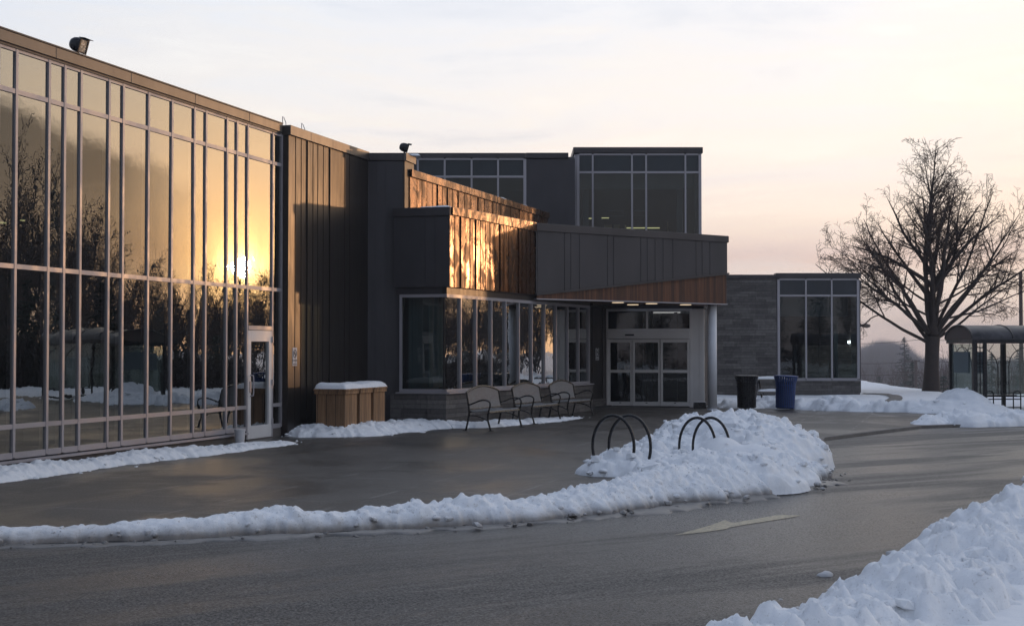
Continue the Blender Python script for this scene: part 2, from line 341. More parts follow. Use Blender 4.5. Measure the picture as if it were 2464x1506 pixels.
# ------------------------------------------------------------------ mesh builder
ROOT_OFF = {}
class MB:
    def __init__(s): s.v = []; s.f = []
    def poly(s, pts): k = len(s.v); s.v += [tuple(p) for p in pts]; s.f.append(tuple(range(k, k + len(pts))))
    def hexa(s, a, b):            # a: 4 bottom points ccw, b: 4 top points
        k = len(s.v); s.v += [tuple(p) for p in a] + [tuple(p) for p in b]
        s.f += [(k+3, k+2, k+1, k), (k+4, k+5, k+6, k+7)] + [(k+i, k+(i+1) % 4, k+4+(i+1) % 4, k+4+i) for i in range(4)]
    def box(s, x0, x1, y0, y1, z0, z1):
        s.hexa([(x0, y0, z0), (x1, y0, z0), (x1, y1, z0), (x0, y1, z0)], [(x0, y0, z1), (x1, y0, z1), (x1, y1, z1), (x0, y1, z1)])
    def prism(s, pts, z0, z1):    # pts ccw; z0/z1 number or list
        n = len(pts); k = len(s.v)
        zz0 = z0 if isinstance(z0, (list, tuple)) else [z0] * n; zz1 = z1 if isinstance(z1, (list, tuple)) else [z1] * n
        s.v += [(p[0], p[1], z) for p, z in zip(pts, zz0)] + [(p[0], p[1], z) for p, z in zip(pts, zz1)]
        s.f.append(tuple(k + i for i in reversed(range(n)))); s.f.append(tuple(k + n + i for i in range(n)))
        s.f += [(k+i, k+(i+1) % n, k+n+(i+1) % n, k+n+i) for i in range(n)]
    def tube(s, pts, r, n=6, cap=True, close=False):
        pts = [Vector(p) for p in pts]; m_ = len(pts); k = len(s.v)
        rr = r if isinstance(r, (list, tuple)) else [r] * m_
        prev = None
        for i, p in enumerate(pts):
            if close: d = pts[(i+1) % m_] - pts[i-1]
            else: d = pts[min(i+1, m_-1)] - pts[max(i-1, 0)]
            if d.length < 1e-9: d = Vector((0, 0, 1))
            d.normalize()
            if prev is None:
                a = Vector((0, 0, 1)) if abs(d.z) < .9 else Vector((1, 0, 0)); u = d.cross(a).normalized()
            else: u = (prev - d * prev.dot(d)); u = u.normalized() if u.length > 1e-6 else d.orthogonal().normalized()
            prev = u; v = d.cross(u)
            for j in range(n):
                a = 2 * math.pi * j / n; q_ = p + (u * math.cos(a) + v * math.sin(a)) * rr[i]; s.v.append(tuple(q_))
        for i in range(m_ if close else m_ - 1):
            i2 = (i + 1) % m_
            for j in range(n): s.f.append((k+i*n+j, k+i*n+(j+1) % n, k+i2*n+(j+1) % n, k+i2*n+j))
        if cap and not close:
            s.f.append(tuple(k + j for j in reversed(range(n)))); s.f.append(tuple(k + (m_-1)*n + j for j in range(n)))
    def cyl(s, x, y, z0, z1, r0, r1=None, n=24): s.tube([(x, y, z0), (x, y, z1)], [r0, r0 if r1 is None else r1], n)
    def grid(s, rows):
        k = len(s.v); nr = len(rows); nc = len(rows[0])
        for r_ in rows: s.v += [tuple(p) for p in r_]
        for i in range(nr-1):
            for j in range(nc-1): s.f.append((k+i*nc+j, k+i*nc+j+1, k+(i+1)*nc+j+1, k+(i+1)*nc+j))
    def build(s, name, m, parent=None, smooth=False, bevel=0.0):
        off = ROOT_OFF.get(parent.name, Vector()) if parent else Vector()
        me = bpy.data.meshes.new(name); me.from_pydata([(a - off.x, b - off.y, c - off.z) for a, b, c in s.v], [], s.f); me.validate(); me.update()
        me.materials.append(M[m] if isinstance(m, str) else m)
        if smooth: me.polygons.foreach_set('use_smooth', [True] * len(me.polygons))
        o = bpy.data.objects.new(name, me); C.objects.link(o)
        if parent: o.parent = parent; ROOT_OFF[o.name] = off
        if bevel:
            bv = o.modifiers.new('bevel', 'BEVEL'); bv.width = bevel; bv.segments = 2; bv.limit_method = 'ANGLE'
        return o
def tag(o, label=None, cat=None, group=None, kind=None):
    if label: o['label'] = label
    if cat: o['category'] = cat
    if group: o['group'] = group
    if kind: o['kind'] = kind
    return o
def thing(name, label, cat, loc=(0, 0, 0), group=None, rz=0.0, world=True):
    o = bpy.data.objects.new(name, None); C.objects.link(o); o.location = loc; o.rotation_euler = (0, 0, rz)
    ROOT_OFF[o.name] = Vector(loc) if world else Vector()
    return tag(o, label, cat, group)
def copy_tree(o, parent=None):
    c = o.copy(); C.objects.link(c); c.parent = parent
    for ch in list(o.children): copy_tree(ch, c)
    return c
def struct(o): o['kind'] = 'structure'; return o

class Fr:                         # a vertical wall plane: start point, direction; outward normal to the right of the direction
    def __init__(s, p, d):
        L = math.hypot(*d); s.p = p; s.d = (d[0]/L, d[1]/L); s.n = (s.d[1], -s.d[0])
    def pt(s, a, o, z): return (s.p[0] + s.d[0]*a + s.n[0]*o, s.p[1] + s.d[1]*a + s.n[1]*o, z)
    def s(s, px, o=0.0):
        u = (px - CX) / FPX; p = (s.p[0] + s.n[0]*o, s.p[1] + s.n[1]*o)
        k = (p[0]*s.n[0] + p[1]*s.n[1]) / (u*s.n[0] + s.n[1]); q_ = (u*k, k)
        return (q_[0]-p[0])*s.d[0] + (q_[1]-p[1])*s.d[1]
    def box(s, mb, a0, a1, o0, o1, z0, z1):
        z0 = z0 if isinstance(z0, (tuple, list)) else (z0, z0); z1 = z1 if isinstance(z1, (tuple, list)) else (z1, z1)
        mb.hexa([s.pt(a0, o1, z0[0]), s.pt(a1, o1, z0[1]), s.pt(a1, o0, z0[1]), s.pt(a0, o0, z0[0])],
                [s.pt(a0, o1, z1[0]), s.pt(a1, o1, z1[1]), s.pt(a1, o0, z1[1]), s.pt(a0, o0, z1[0])])
rg = random.Random(7)
def pane(F, a0, a1, z0, z1, o, m, parent, tilt=0.0026, name='pane'):
    mb = MB(); w_, h_ = a1 - a0, z1 - z0
    ta, tz = rg.uniform(-tilt, tilt), rg.uniform(-tilt, tilt)
    nx, nz = max(1, int(w_ / .5)), max(1, int(h_ / .5))
    rows = []
    for j in range(nz + 1):
        r_ = []
        for i in range(nx + 1):
            fa, fz = i / nx, j / nz
            r_.append(F.pt(a0 + w_*fa, o + (fa-.5)*w_*ta + (fz-.5)*h_*tz, z0 + h_*fz))
        rows.append(r_)
    mb.grid(rows); return mb.build(name, m, parent, smooth=True)

exec_order = []
# ================================================================== BUILDING
B = thing('community_centre', 'long dark metal-clad building with glass hall on the left and canopied entrance', 'building', (-1.4, 33.4, 0))
FA = Fr(G(0, 1138), (G(620, 1057)[0] - G(0, 1138)[0], G(620, 1057)[1] - G(0, 1138)[1]))
FB = Fr(FA.pt(0, .15, 0)[:2], FA.d)
YC = 34.0
sB0 = FB.s(693); sB1 = (YC - FB.p[1]) / FB.d[1]
C1 = (X(1082, 33.4), 33.4)
FE = Fr(C1, (1468 / 3500, 1))
FF = Fr((X(948, 33.75), 33.75), (C1[0] - X(948, 33.75), C1[1] - 33.75)); LF = math.hypot(C1[0] - FF.p[0], C1[1] - FF.p[1])
FC = Fr((FB.pt(sB1, 0, 0)[0], YC), (1, 0)); sC1 = X(968, YC) - FC.p[0]
FD = Fr((X(986, 34.3), 34.3), (1122 / 3500, 1))
FG_ = None
def wz(F, px, py, o=0.0):
    a = F.s(px, o); p = F.pt(a, o, 0); return Zh(py, p[1])
def lamp_strip(x0, x1, y0, y1, z0, z1): mb = MB(); mb.box(x0, x1, y0, y1, z0, z1); return mb.build('strip_light', 'tube', B)

# --- glass hall -----------------------------------------------------
mul = [33.3, 112.5, 150.4, 189.7, 257.9, 292.2, 353.4, 410.3, 464.2, 492.5, 543.1, 567.3, 593.3, 653.9, 676.5]
S = [FA.s(p) for p in mul]
pre = []; a = S[0]
for dlt in (.43, .80, .43, .43, .80, .80, .80, .43): a -= dlt; pre.insert(0, a)
S = pre + S
ZT = [.23, .655, 3.0, 5.57, 6.19]
sEnd = S[-1]; iD = len(S) - 3          # the door bay is S[iD]..S[iD+1]
cwf = MB()
for i, a in enumerate(S):
    hw = .028 if i < len(S) - 1 else .045
    FA.box(cwf, a - hw, a + hw, -.10, .022, (.2 if i not in (iD, iD+1) else 0.0), 6.2)
for k, z in enumerate(ZT):
    for i in range(len(S) - 1):
        if i == iD and k in (0, 1): continue
        hz = .035 if k else .045
        FA.box(cwf, S[i] + .028, S[i+1] - (.028 if i < len(S)-2 else .045), -.10, .016, z - hz, z + hz)
FA.box(cwf, S[iD] + .028, S[iD+1] - .028, -.12, .03, 2.17, 2.25)
CW = cwf.build('curtain_wall', 'alu', B)
CW['label'] = 'tall aluminium grid of the glass hall'
sill = MB(); FA.box(sill, S[0] - .1, S[iD] - .03, -.10, .07, .125, .165)
sill.build('sill', 'alu', CW)
for i in range(len(S) - 1):
    a0, a1 = S[i] + .02, S[i+1] - .02
    for k in range(4):
        if i == iD and k == 0: continue
        z0, z1 = ZT[k] + .02, ZT[k+1] - .02
        if i == iD and k == 1: z0 = 2.23
        pane(FA, a0, a1, z0, z1, -.008, 'glass', CW)
# door
dm = MB(); a0, a1 = S[iD] + .032, S[iD+1] - .032; dz0, dz1 = .03, 2.16
for (p0, p1, q0, q1) in ((a0, a0 + .13, dz0, dz1), (a1 - .13, a1, dz0, dz1), (a0 + .13, a1 - .13, dz0, dz0 + .25), (a0 + .13, a1 - .13, dz1 - .22, dz1)):
    FA.box(dm, p0, p1, -.05, .02, q0, q1)
DR = dm.build('door', 'white_alu', B, bevel=.004); DR['label'] = 'narrow glass side door in a pale aluminium frame'
pane(FA, a0 + .12, a1 - .12, dz0 + .24, dz1 - .21, -.02, 'glass', DR)
hm = MB(); hs = a0 + .10
hm.tube([FA.pt(hs, .02, .87), FA.pt(hs, .085, .88), FA.pt(hs, .09, .95), FA.pt(hs, .09, 1.20), FA.pt(hs, .085, 1.27), FA.pt(hs, .02, 1.28)], .014, 8)
FA.box(hm, hs - .05, hs + .03, .021, .03, .94, 1.16)
hm.build('handle', 'alu', DR, smooth=False)
for z in (.35, 1.15, 1.95):
    pass
hg = MB()
for z in (.33, 1.12, 1.98): FA.box(hg, a1 - .012, a1 + .02, .021, .05, z - .06, z + .06)
hg.build('hinge', 'alu', DR)
# foundation, fascia, roof, inside
f = MB(); FA.box(f, S[0] - .2, S[iD] - .03, -.3, .0, -.3, .125); FA.box(f, S[iD+1] + .03, sEnd, -.3, 0.0, -.3, .19)
f.build('foundation', 'foundation', B)
th = MB(); FA.box(th, S[iD] - .03, S[iD+1] + .03, -.3, .05, -.2, .025); th.build('threshold', 'foundation', B)
fa = MB(); cuts = [S[0] - .3] + [FA.s(p, .07) for p in (-260, -60, 130, 312, 467, 598)] + [FA.s(678, .07)]
for c0, c1 in zip(cuts, cuts[1:]): FA.box(fa, c0 + .004, c1 - .004, -.25, .07, 6.235, 6.405)
FA_ = fa.build('fascia', 'fascia', B, bevel=.006)
cp = MB(); FA.box(cp, cuts[0], cuts[-1], -.3, .085, 6.408, 6.43); FA.box(cp, cuts[0], cuts[-1], -.2, .04, 6.2, 6.233); cp.build('coping', 'fascia_dark', B)
rf = MB(); FA.box(rf, S[0] - .3, sB1 + 6, -12, -.3, 6.1, 6.35); rf.build('roof', 'roof', B)
rm = MB(); FA.box(rm, S[0] - .2, sEnd + .2, -9, -8.8, 0, 6.1); FA.box(rm, sEnd + .1, sEnd + .3, -9, -.3, 0, 6.1); FA.box(rm, S[0] - .4, S[0] - .2, -9, -.12, 0, 6.1)
for k in range(5): FA.box(rm, S[0] + .5 + k * 3.4, S[0] + .9 + k * 3.4, -1.5, -1.1, .2, 6.1)
rm.build('interior_wall', 'room_wall', B)
fl = MB(); FA.box(fl, S[0] - .2, sEnd + .1, -8.8, -.12, -.2, .1); fl.build('interior_floor', 'room_floor', B)
for (p0, p1, py, o) in ((-60, 9, 532, -4.2), (50, 112, 534, -4.2), (163, 178, 566.5, -5.4), (195, 233, 565, -5.4), (262, 268, 564, -5.4)):
    s0, s1 = FA.s(p0, o), FA.s(p1, o); mb = MB(); z = Zh(py, FA.pt((s0+s1)/2, o, 0)[1]); FA.box(mb, s0, s1, o - .04, o + .04, z - .012, z + .012)
    mb.build('strip_light', 'tube', B)

# --- metal wall beside the glass hall -------------------------------
def seams(mb, F, pxs, z0, z1, o0=0.0, wide=()):
    for p in pxs:
        a = F.s(p); pr = .026 if p in wide else .010; hw = .012 if p in wide else .006
        zz0 = z0(a) if callable(z0) else z0; zz1 = z1(a) if callable(z1) else z1
        F.box(mb, a - hw, a + hw, o0, o0 + pr, zz0, zz1)
mb = MB(); FB.box(mb, sB0, sB1 + .1, -.45, 0, .02, 6.2)
seams(mb, FB, (709.6, 723.6, 737.5, 751.9, 763.5, 776.8, 791.8, 828.4, 840), .02, 6.2, 0, (737.5, 791.8))
mb.build('metal_wall', 'panel', B)
fa = MB(); cs = [sB0 - .02, FB.s(747, .05), FB.s(800, .05), FB.s(841, .05), sB1 - .03]
for c0, c1 in zip(cs, cs[1:]): FB.box(fa, c0 + .004, c1 - .004, -.45, .05, 6.2, 6.40)
fa.build('fascia', 'fascia', B, bevel=.006)
mb = MB(); FC.box(mb, -.3, sC1, -.62, 0, .02, 6.2); seams(mb, FC, (896.6, 904.9, 927.5), .02, 6.2)
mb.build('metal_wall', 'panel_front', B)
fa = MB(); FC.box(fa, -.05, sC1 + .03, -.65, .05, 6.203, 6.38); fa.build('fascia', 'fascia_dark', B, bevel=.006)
stf = MB(); FB.box(stf, sB0, sB1, -.1, .02, -.3, .018); stf.build('foundation', 'stone', B)
# end face of the tall parapet (faces the sunset)
mb = MB(); xr = FC.pt(sC1, 0, 0)[0]; mb.prism([(xr + .002, YC - .0), (xr + .05, YC + .0), (xr + .22, YC + .66), (xr + .002, YC + .66)], 5.0, 6.2); mb.build('metal_wall', 'panel', B)
fe = MB(); fe.prism([(xr + .035, YC - .05), (xr + .09, YC - .05), (xr + .27, YC + .69), (xr + .035, YC + .69)], 6.203, 6.381); fe.build('fascia', 'fascia', B)

# --- upper roof wall receding to the tower --------------------------
sD1 = FD.s(1318)
mb = MB(); FD.box(mb, 0, sD1, -.3, 0, 4.6, 5.86)
seams(mb, FD, (1003, 1015, 1027, 1040, 1052, 1064, 1076, 1088, 1102, 1118, 1133, 1150, 1166, 1185, 1205, 1228, 1250, 1285), 4.6, 5.86, 0, (1052, 1076, 1102, 1150))
mb.build('metal_wall', 'panel_sunlit', B)
fa = MB(); cs = [0, FD.s(1075), FD.s(1150), FD.s(1240), sD1 + .05]
for c0, c1 in zip(cs, cs[1:]): FD.box(fa, c0 + .004, c1 - .004, -.35, .05, 5.862, 6.04)
fa.build('fascia', 'fascia_sunlit', B, bevel=.006)
mb = MB(); q0, q1 = FD.pt(0, -.3, 0), FD.pt(sD1, -.3, 0)
mb.prism([q0[:2], q1[:2], (q1[0] - 6, q1[1] + 1), (q0[0] - 2, q0[1] + 4)], 5.6, 5.9); mb.build('roof', 'roof', B)

# --- projecting block over the window bay ---------------------------
sE1 = FE.s(1288); OP = -.65; sEW = FE.s(1459, OP)
mb = MB(); FF.box(mb, 0, LF - .30, -.5, 0, 3.22, 4.86); seams(mb, FF, (1023, 1048), 3.22, 4.86)
# front slab runs to the corner, side slab butts against it
FF.box(mb, LF - .30, LF, -.28, 0, 3.22, 4.86)
mb.build('metal_wall', 'panel_front', B)
mb = MB(); FE.box(mb, .004, sE1 + 5.4, -.3, .003, 3.223, 4.88)
seams(mb, FE, (1092.9, 1107.9, 1119, 1131, 1144.5, 1156, 1167.8, 1179, 1191, 1202.7, 1212.7, 1224, 1247.7, 1256, 1266, 1276), 3.225, 4.88, .003, (1107.9, 1144.5, 1202.7, 1247.7))
mb.build('metal_wall', 'panel_sunlit', B)
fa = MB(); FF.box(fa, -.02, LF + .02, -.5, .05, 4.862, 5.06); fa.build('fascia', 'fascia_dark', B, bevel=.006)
fa = MB(); cs = [.06, FE.s(1122, .05), FE.s(1195, .05), sE1 - .01]
for i, (c0, c1) in enumerate(zip(cs, cs[1:])): FE.box(fa, c0 + .004, c1 - .004, -.3, .053, 4.882, (5.062 + .02*i, 5.062 + .02*(i+1)))
fa.build('fascia', 'fascia_sunlit', B, bevel=.006)
mb = MB(); pA, pB_ = FE.pt(.3, -.3, 0), FE.pt(sEW + 1, -.3, 0)
mb.prism([FF.pt(.3, -.5, 0)[:2], pA[:2], pB_[:2], (pB_[0] - 6.5, pB_[1] + .2)], 4.5, 4.8); mb.build('roof', 'roof', B)
# soffit of the block and dark header above the windows
mb = MB(); FF.box(mb, .05, LF - .14, -.16, -.08, 3.06, 3.218); mb.build('header', 'panel_front', B)
mb = MB(); FE.box(mb, .03, FE.s(1417, -.12) + .02, -.2, -.09, 3.06, 3.222); FE.box(mb, FE.s(1417, -.12) + .025, sEW + .3, -1.1, .0, 3.062, 3.222); mb.build('header', 'panel', B)
# --- window bay -----------------------------------------------------
O = -.12
sWL = FF.s(962, O); sWR = FF.s(1070, O); e0 = FE.s(1071, O) ; e1 = FE.s(1417, O)
wf = MB()
for (p0, p1, q0, q1) in ((sWL, sWL + .06, .80, 3.06), (sWL + .06, sWR + .02, 2.99, 3.06), (sWL + .06, sWR + .02, .80, .87)): FF.box(wf, p0, p1, O - .05, O + .03, q0, q1)
WL = wf.build('window', 'alu', B); WL['label'] = 'large square pane on the end of the bay'
pane(FF, sWL + .05, sWR, .86, 3.0, O - .01, 'glass_front', WL)
emul = [FE.s(p, O) for p in (1106.3, 1143.9, 1180.5, 1214.4, 1246.7, 1277.7, 1308.3, 1335.9, 1364.2, 1390.8, 1415.8)]
wf = MB()
FE.box(wf, e0 + .02, e1, O - .05, O + .035, 2.985, 3.06); FE.box(wf, e0 + .02, e1, O - .05, O + .035, .80, .865)
for a in emul: FE.box(wf, a - .024, a + .024, O - .05, O + .04, .865, 2.985)
WE = wf.build('window', 'alu', B); WE['label'] = 'long ribbon window of eleven tall lights above the benches'
prev = e0 + .03
for a in emul: pane(FE, prev, a, .86, 2.99, O - .01, 'glass_bay', WE, .002); prev = a
jt = MB(); FE.box(jt, e0 - .0, e0 + .03, O - .05, O - .02, .865, 2.985); jt.build('glass_joint', 'rubber', WE)
sl = MB(); FE.box(sl, e0 - .08, e1 + .05, O - .1, .03, .765, .795); FF.box(sl, sWL - .05, sWR - .02, O - .1, .03, .766, .796); sl.build('sill', 'alu', WE)
st = MB(); FF.box(st, -.1, sWR + .02, -.6, -.03, -.2, .762); st.build('stone_base', 'stone', B)
st = MB(); FE.box(st, e0 - .14, e1 + .06, -.5, -.028, -.2, .764); st.build('stone_base', 'stone', B)
# pier with sign between windows and doors
mb = MB(); FE.box(mb, e1 + .2, sEW, OP - .3, OP, .27, 3.06)
for p_ in (1424, 1449): a_ = FE.s(p_, OP); FE.box(mb, a_ - .01, a_ + .01, OP, OP + .02, .27, 3.06)
FE.box(mb, e1 + .03, e1 + .10, OP - .1, -.09, .27, 3.06)
mb.build('metal_wall', 'panel', B)
st = MB(); FE.box(st, e1 + .2, sEW, OP - .3, OP + .02, -.2, .266); st.build('stone_base', 'stone', B)
# rooms behind
mb = MB(); FE.box(mb, .6, sEW + 4, -5.2, -5.0, 0, 4.5); FE.box(mb, sEW + 3.8, sEW + 4, -5.0, -.36, 0, 4.5)
FE.box(mb, .7, sEW + .3, -5.0, -.32, 3.07, 3.2)
mb.build('interior_wall', 'room_wall', B)
for a_ in (2.0, 6.0):
    mb = MB(); FE.box(mb, a_, a_ + .25, -2.2, -1.9, .05, 3.07); mb.build('interior_column', 'room_wall', B)
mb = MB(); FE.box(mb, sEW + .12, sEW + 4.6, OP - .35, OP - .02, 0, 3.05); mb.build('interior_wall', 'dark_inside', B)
mb = MB(); FE.box(mb, .9, sEW + .1, -5, -.5, -.1, .05); mb.build('interior_floor', 'room_floor', B)
mb = MB(); FF.box(mb, sWL + .1, sWR - .25, O - .35, O - .33, .8, 3.04); FE.box(mb, .15, 1.0, O - .5, O - .48, .9, 3.04); mb.build('roller_blind', 'blind', B)
# --- entrance doors -------------------------------------------------
g0 = FE.pt(sEW, OP, 0)
FG_ = Fr(g0[:2], (1, -.20))
gp_ = [FG_.s(p) for p in (1459, 1521.6, 1589.2, 1662.5, 1694, 1557)]
ef = MB()
for (p0, p1, q0, q1, o0, o1) in ((.0, .05, 0, 3.05, -.1, .04), (gp_[3] - .04, gp_[3] + .03, 0, 3.05, -.1, .04), (.05, gp_[3] - .04, 2.97, 3.05, -.1, .04),
        (.05, gp_[3] - .04, 2.36, 2.43, -.1, .045), (gp_[5] - .03, gp_[5] + .03, 2.43, 2.97, -.1, .035), (.05, gp_[3] - .04, 2.12, 2.358, -.12, .07)):
    FG_.box(ef, p0, p1, o0, o1, q0, q1)
EN = ef.build('entrance_frame', 'white_alu', B, bevel=.005); EN['label'] = 'pale frame with operator box around the sliding doors'
sn = MB(); FG_.box(sn, gp_[1] - .22, gp_[1] + .06, .07, .105, 2.21, 2.26); sn.build('door_sensor', 'rubber', EN)
pane(FG_, .05, gp_[5] - .03, 2.43, 2.97, -.03, 'glass_front', EN); pane(FG_, gp_[5] + .03, gp_[3] - .04, 2.43, 2.97, -.03, 'glass_front', EN)
edges = [.05, gp_[1], gp_[2], gp_[3] - .04]
for k in range(3):
    p0, p1 = edges[k] + (.0 if k == 0 else .004), edges[k+1] - .004; oo = (-.05, -.02, .01)[k]
    mb = MB()
    for (q0, q1, r0, r1) in ((p0, p0 + .07, .03, 2.11), (p1 - .07, p1, .03, 2.11), (p0 + .07, p1 - .07, .03, .16), (p0 + .07, p1 - .07, 2.0, 2.11), (p0 + .07, p1 - .07, 1.06, 1.15)):
        FG_.box(mb, q0, q1, oo - .03, oo + .03, r0, r1)
    D_ = mb.build('sliding_door', 'white_alu', B, bevel=.004)
    pane(FG_, p0 + .06, p1 - .06, .15, 1.07, oo, 'glass_front', D_); pane(FG_, p0 + .06, p1 - .06, 1.14, 2.01, oo, 'glass_front', D_)
    lk = MB(); FG_.box(lk, (p0+p1)/2 - .03, (p0+p1)/2 + .03, oo + .03, oo + .045, .115, .135); lk.build('lock', 'rubber', D_)
    if k == 0:
        sk = MB(); FG_.box(sk, p1 - .25, p1 - .10, oo + .012, oo + .016, 1.17, 1.29); sk.build('sticker', 'paper', D_)
        i_ = MB(); c0 = p1 - .175
        i_.tube([FG_.pt(c0 + .028*math.cos(x_), oo + .019, 1.215 + .028*math.sin(x_)) for x_ in [R(a_) for a_ in range(150, 400, 25)]], .004, 4)
        i_.tube([FG_.pt(c0 - .012, oo + .019, 1.265), FG_.pt(c0 - .008, oo + .019, 1.23), FG_.pt(c0 + .02, oo + .019, 1.228), FG_.pt(c0 + .03, oo + .019, 1.20)], .005, 4)
        i_.build('wheelchair_symbol', 'ink', D_)
mb = MB(); FG_.box(mb, gp_[3] + .032, gp_[4] - .13, -.14, .02, .0, 3.04); FG_.box(mb, gp_[4] - .128, gp_[4], -.10, .03, 0, 3.04); mb.build('door_surround', 'white_alu', B)
mb = MB(); FG_.box(mb, gp_[4] - .125, gp_[4] - .02, -.92, -.102, 0, 3.04); mb.build('side_wall', 'stone', B)
mb = MB(); FG_.box(mb, -.5, gp_[4] - .0, -.2, .02, 3.052, 4.6); mb.build('metal_wall', 'panel_front', B)
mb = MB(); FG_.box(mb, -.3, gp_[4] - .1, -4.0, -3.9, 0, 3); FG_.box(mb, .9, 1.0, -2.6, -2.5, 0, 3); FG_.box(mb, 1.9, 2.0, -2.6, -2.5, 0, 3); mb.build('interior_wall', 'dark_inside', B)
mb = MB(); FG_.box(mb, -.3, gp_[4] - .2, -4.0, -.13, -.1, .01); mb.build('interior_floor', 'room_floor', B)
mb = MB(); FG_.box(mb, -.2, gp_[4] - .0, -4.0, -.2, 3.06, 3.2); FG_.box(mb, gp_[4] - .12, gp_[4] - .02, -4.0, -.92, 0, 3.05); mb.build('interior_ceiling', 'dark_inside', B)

# --- canopy ---------------------------------------------------------
kL = FE.pt(sE1, .02, 0)[:2]; kR = (X(1750.5, 42.8), 42.8)
kBR = (kR[0] + .15, kR[1] + 2.7); kBL = FE.pt(sE1 + 5.2, .02, 0)[:2]
cc = MB(); cc.prism([kL, kR, kBR, kBL], [3.25, 4.04, 4.04, 3.25], [4.9, 4.93, 4.93, 4.9])
FK = Fr(kL, (kR[0] - kL[0], kR[1] - kL[1])); LK = math.hypot(kR[0] - kL[0], kR[1] - kL[1])
seams(cc, FK, (1293.5, 1358.7, 1373.9, 1394.9, 1462.6, 1477, 1542.4, 1557.9, 1577, 1596.2, 1619.7, 1675.6, 1690.2, 1708.9), lambda a: 3.25 + .79*a/LK, lambda a: 4.9 + .03*a/LK)
CN = cc.build('canopy', 'panel_front', B)
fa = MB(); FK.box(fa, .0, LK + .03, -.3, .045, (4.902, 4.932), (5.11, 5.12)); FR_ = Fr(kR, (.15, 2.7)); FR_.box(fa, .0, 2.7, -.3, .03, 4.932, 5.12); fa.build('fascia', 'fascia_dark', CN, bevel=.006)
dr = MB(); FK.box(dr, 0, LK + .04, -.05, .05, (3.20, 3.99), (3.248, 4.038)); dr.build('drip_edge', 'fascia_dark', CN)
ins = .03
def inset(p, q): v = Vector((q[0]-p[0], q[1]-p[1])).normalized() * ins; return (p[0] + v.x, p[1] + v.y)
kc = ((kL[0]+kBR[0])/2, (kL[1]+kBR[1])/2)
pts = [inset(p, kc) for p in (kL, kR, kBR, kBL)]
wd = MB(); wd.prism(pts, [3.13, 3.13, 3.13, 3.13], [3.245, 4.035, 4.035, 3.245]); wd.build('wood_soffit', 'cedar', CN)
tr = MB(); FK.box(tr, 0.02, LK, -.10, .012, (3.098, 3.098), (3.127, 3.127)); tr.build('soffit_trim', 'alu', CN)
for (px, py) in ((1487, 730.5), (1523, 738), (1568, 733), (1650, 738.5)):
    zz = 3.09; k = (zz - HCAM) / ray(px, py)[2]; cx_, cy_ = ray(px, py)[0]*k, ray(px, py)[1]*k
    cy_ = min(cy_, 43.5); cx_ = X(px, cy_)
    lf = (cx_ - kL[0]) / (kR[0] - kL[0]); zb = 3.13 - .0 * max(0, min(1, lf))
    mb = MB(); mb.cyl(cx_, cy_, zb - .02, zb - .004, .17, n=20); mb.build('soffit_light', 'lamp', CN)
col_ = MB(); xx, yy = X(1713.5, 42.95), 42.95
col_.cyl(xx, yy, 0.03, 3.135, .137, n=36); col_.cyl(xx, yy, -.05, .03, .16, n=24)
cl = col_.build('column', 'column', B, smooth=False)
for p_ in cl.data.polygons: p_.use_smooth = len(p_.vertices) == 4

# --- upper storey and tower -----------------------------------------
def facade(F, pxs, zs, o, m_lo, m_hi, label, py=None, fw=.03, name='window', glass='glass_front'):
    s_ = [F.s(p, o) for p in pxs]; mb = MB()
    for i, a in enumerate(s_): F.box(mb, a - fw*(1.6 if i in (0, len(s_)-1) else 1), a + fw*(1.6 if i in (0, len(s_)-1) else 1), o - .08, o + .035, zs[0], zs[-1])
    for z in zs:
        for i in range(len(s_)-1): F.box(mb, s_[i] + fw*(1.6 if i == 0 else 1), s_[i+1] - fw*(1.6 if i == len(s_)-2 else 1), o - .08, o + .028, z - .035, z + .035)
    w_ = mb.build(name, 'alu', B); w_['label'] = label
    for i in range(len(s_)-1):
        for k in range(len(zs)-1):
            pane(F, s_[i] + .02, s_[i+1] - .02, zs[k] + .02, zs[k+1] - .02, o - .02, glass if k < len(zs)-2 else 'spandrel', w_)
    return w_
FU = Fr((X(930, 48), 48), (1, 0))
facade(FU, (940, 1004.8, 1069.6, 1134.5, 1198.4, 1263), (4.7, 7.49, 8.08), 0, None, None, 'upper windows behind the sloping roof wall')
mb = MB(); FU.box(mb, FU.s(1266), FU.s(1384), -.3, .02, 4.5, 8.08); seams(mb, FU, (1322, 1345, 1362), 4.5, 8.08, .02)
mb.build('metal_wall', 'panel_front', B)
mb = MB(); FU.box(mb, -4, FU.s(938), -.3, .02, 4.5, 8.08)
mb.build('metal_wall', 'panel_front', B)
mb = MB(); FU.box(mb, -4, FU.s(1265), -.4, .08, 8.115, 8.27); FU.box(mb, FU.s(1265) + .005, FU.s(1368), -.4, .09, 8.105, 8.275); mb.build('fascia', 'fascia_dark', B)
mb = MB(); FU.box(mb, -4, FU.s(1384), -8, -.4, 8.0, 8.2); mb.build('roof', 'roof', B)
mb = MB(); FU.box(mb, 0, FU.s(1384), -6, -5.8, 4.5, 8); FU.box(mb, 0, FU.s(1263), -1.0, -.9, 7.1, 8.0); mb.build('interior_wall', 'room_wall', B)
mb = MB(); FU.box(mb, -4, FU.s(1384), -8, -.32, 4.3, 4.6); mb.build('interior_floor', 'room_floor', B)
TY = 50.0
FT = Fr((X(1391, TY), TY), (1, 0)); tx0, tx1 = X(1388, TY), X(1688, TY)
facade(FT, (1391.2, 1426.6, 1521.4, 1555.5, 1650.2, 1685.4), (4.3, 7.88, 8.50), 0, None, None, 'corner windows of the upper tower')
FTL = Fr((tx0 - .06, TY + 5.0), (0, -1))      # left side of the tower (normal to -x)
mb = MB()
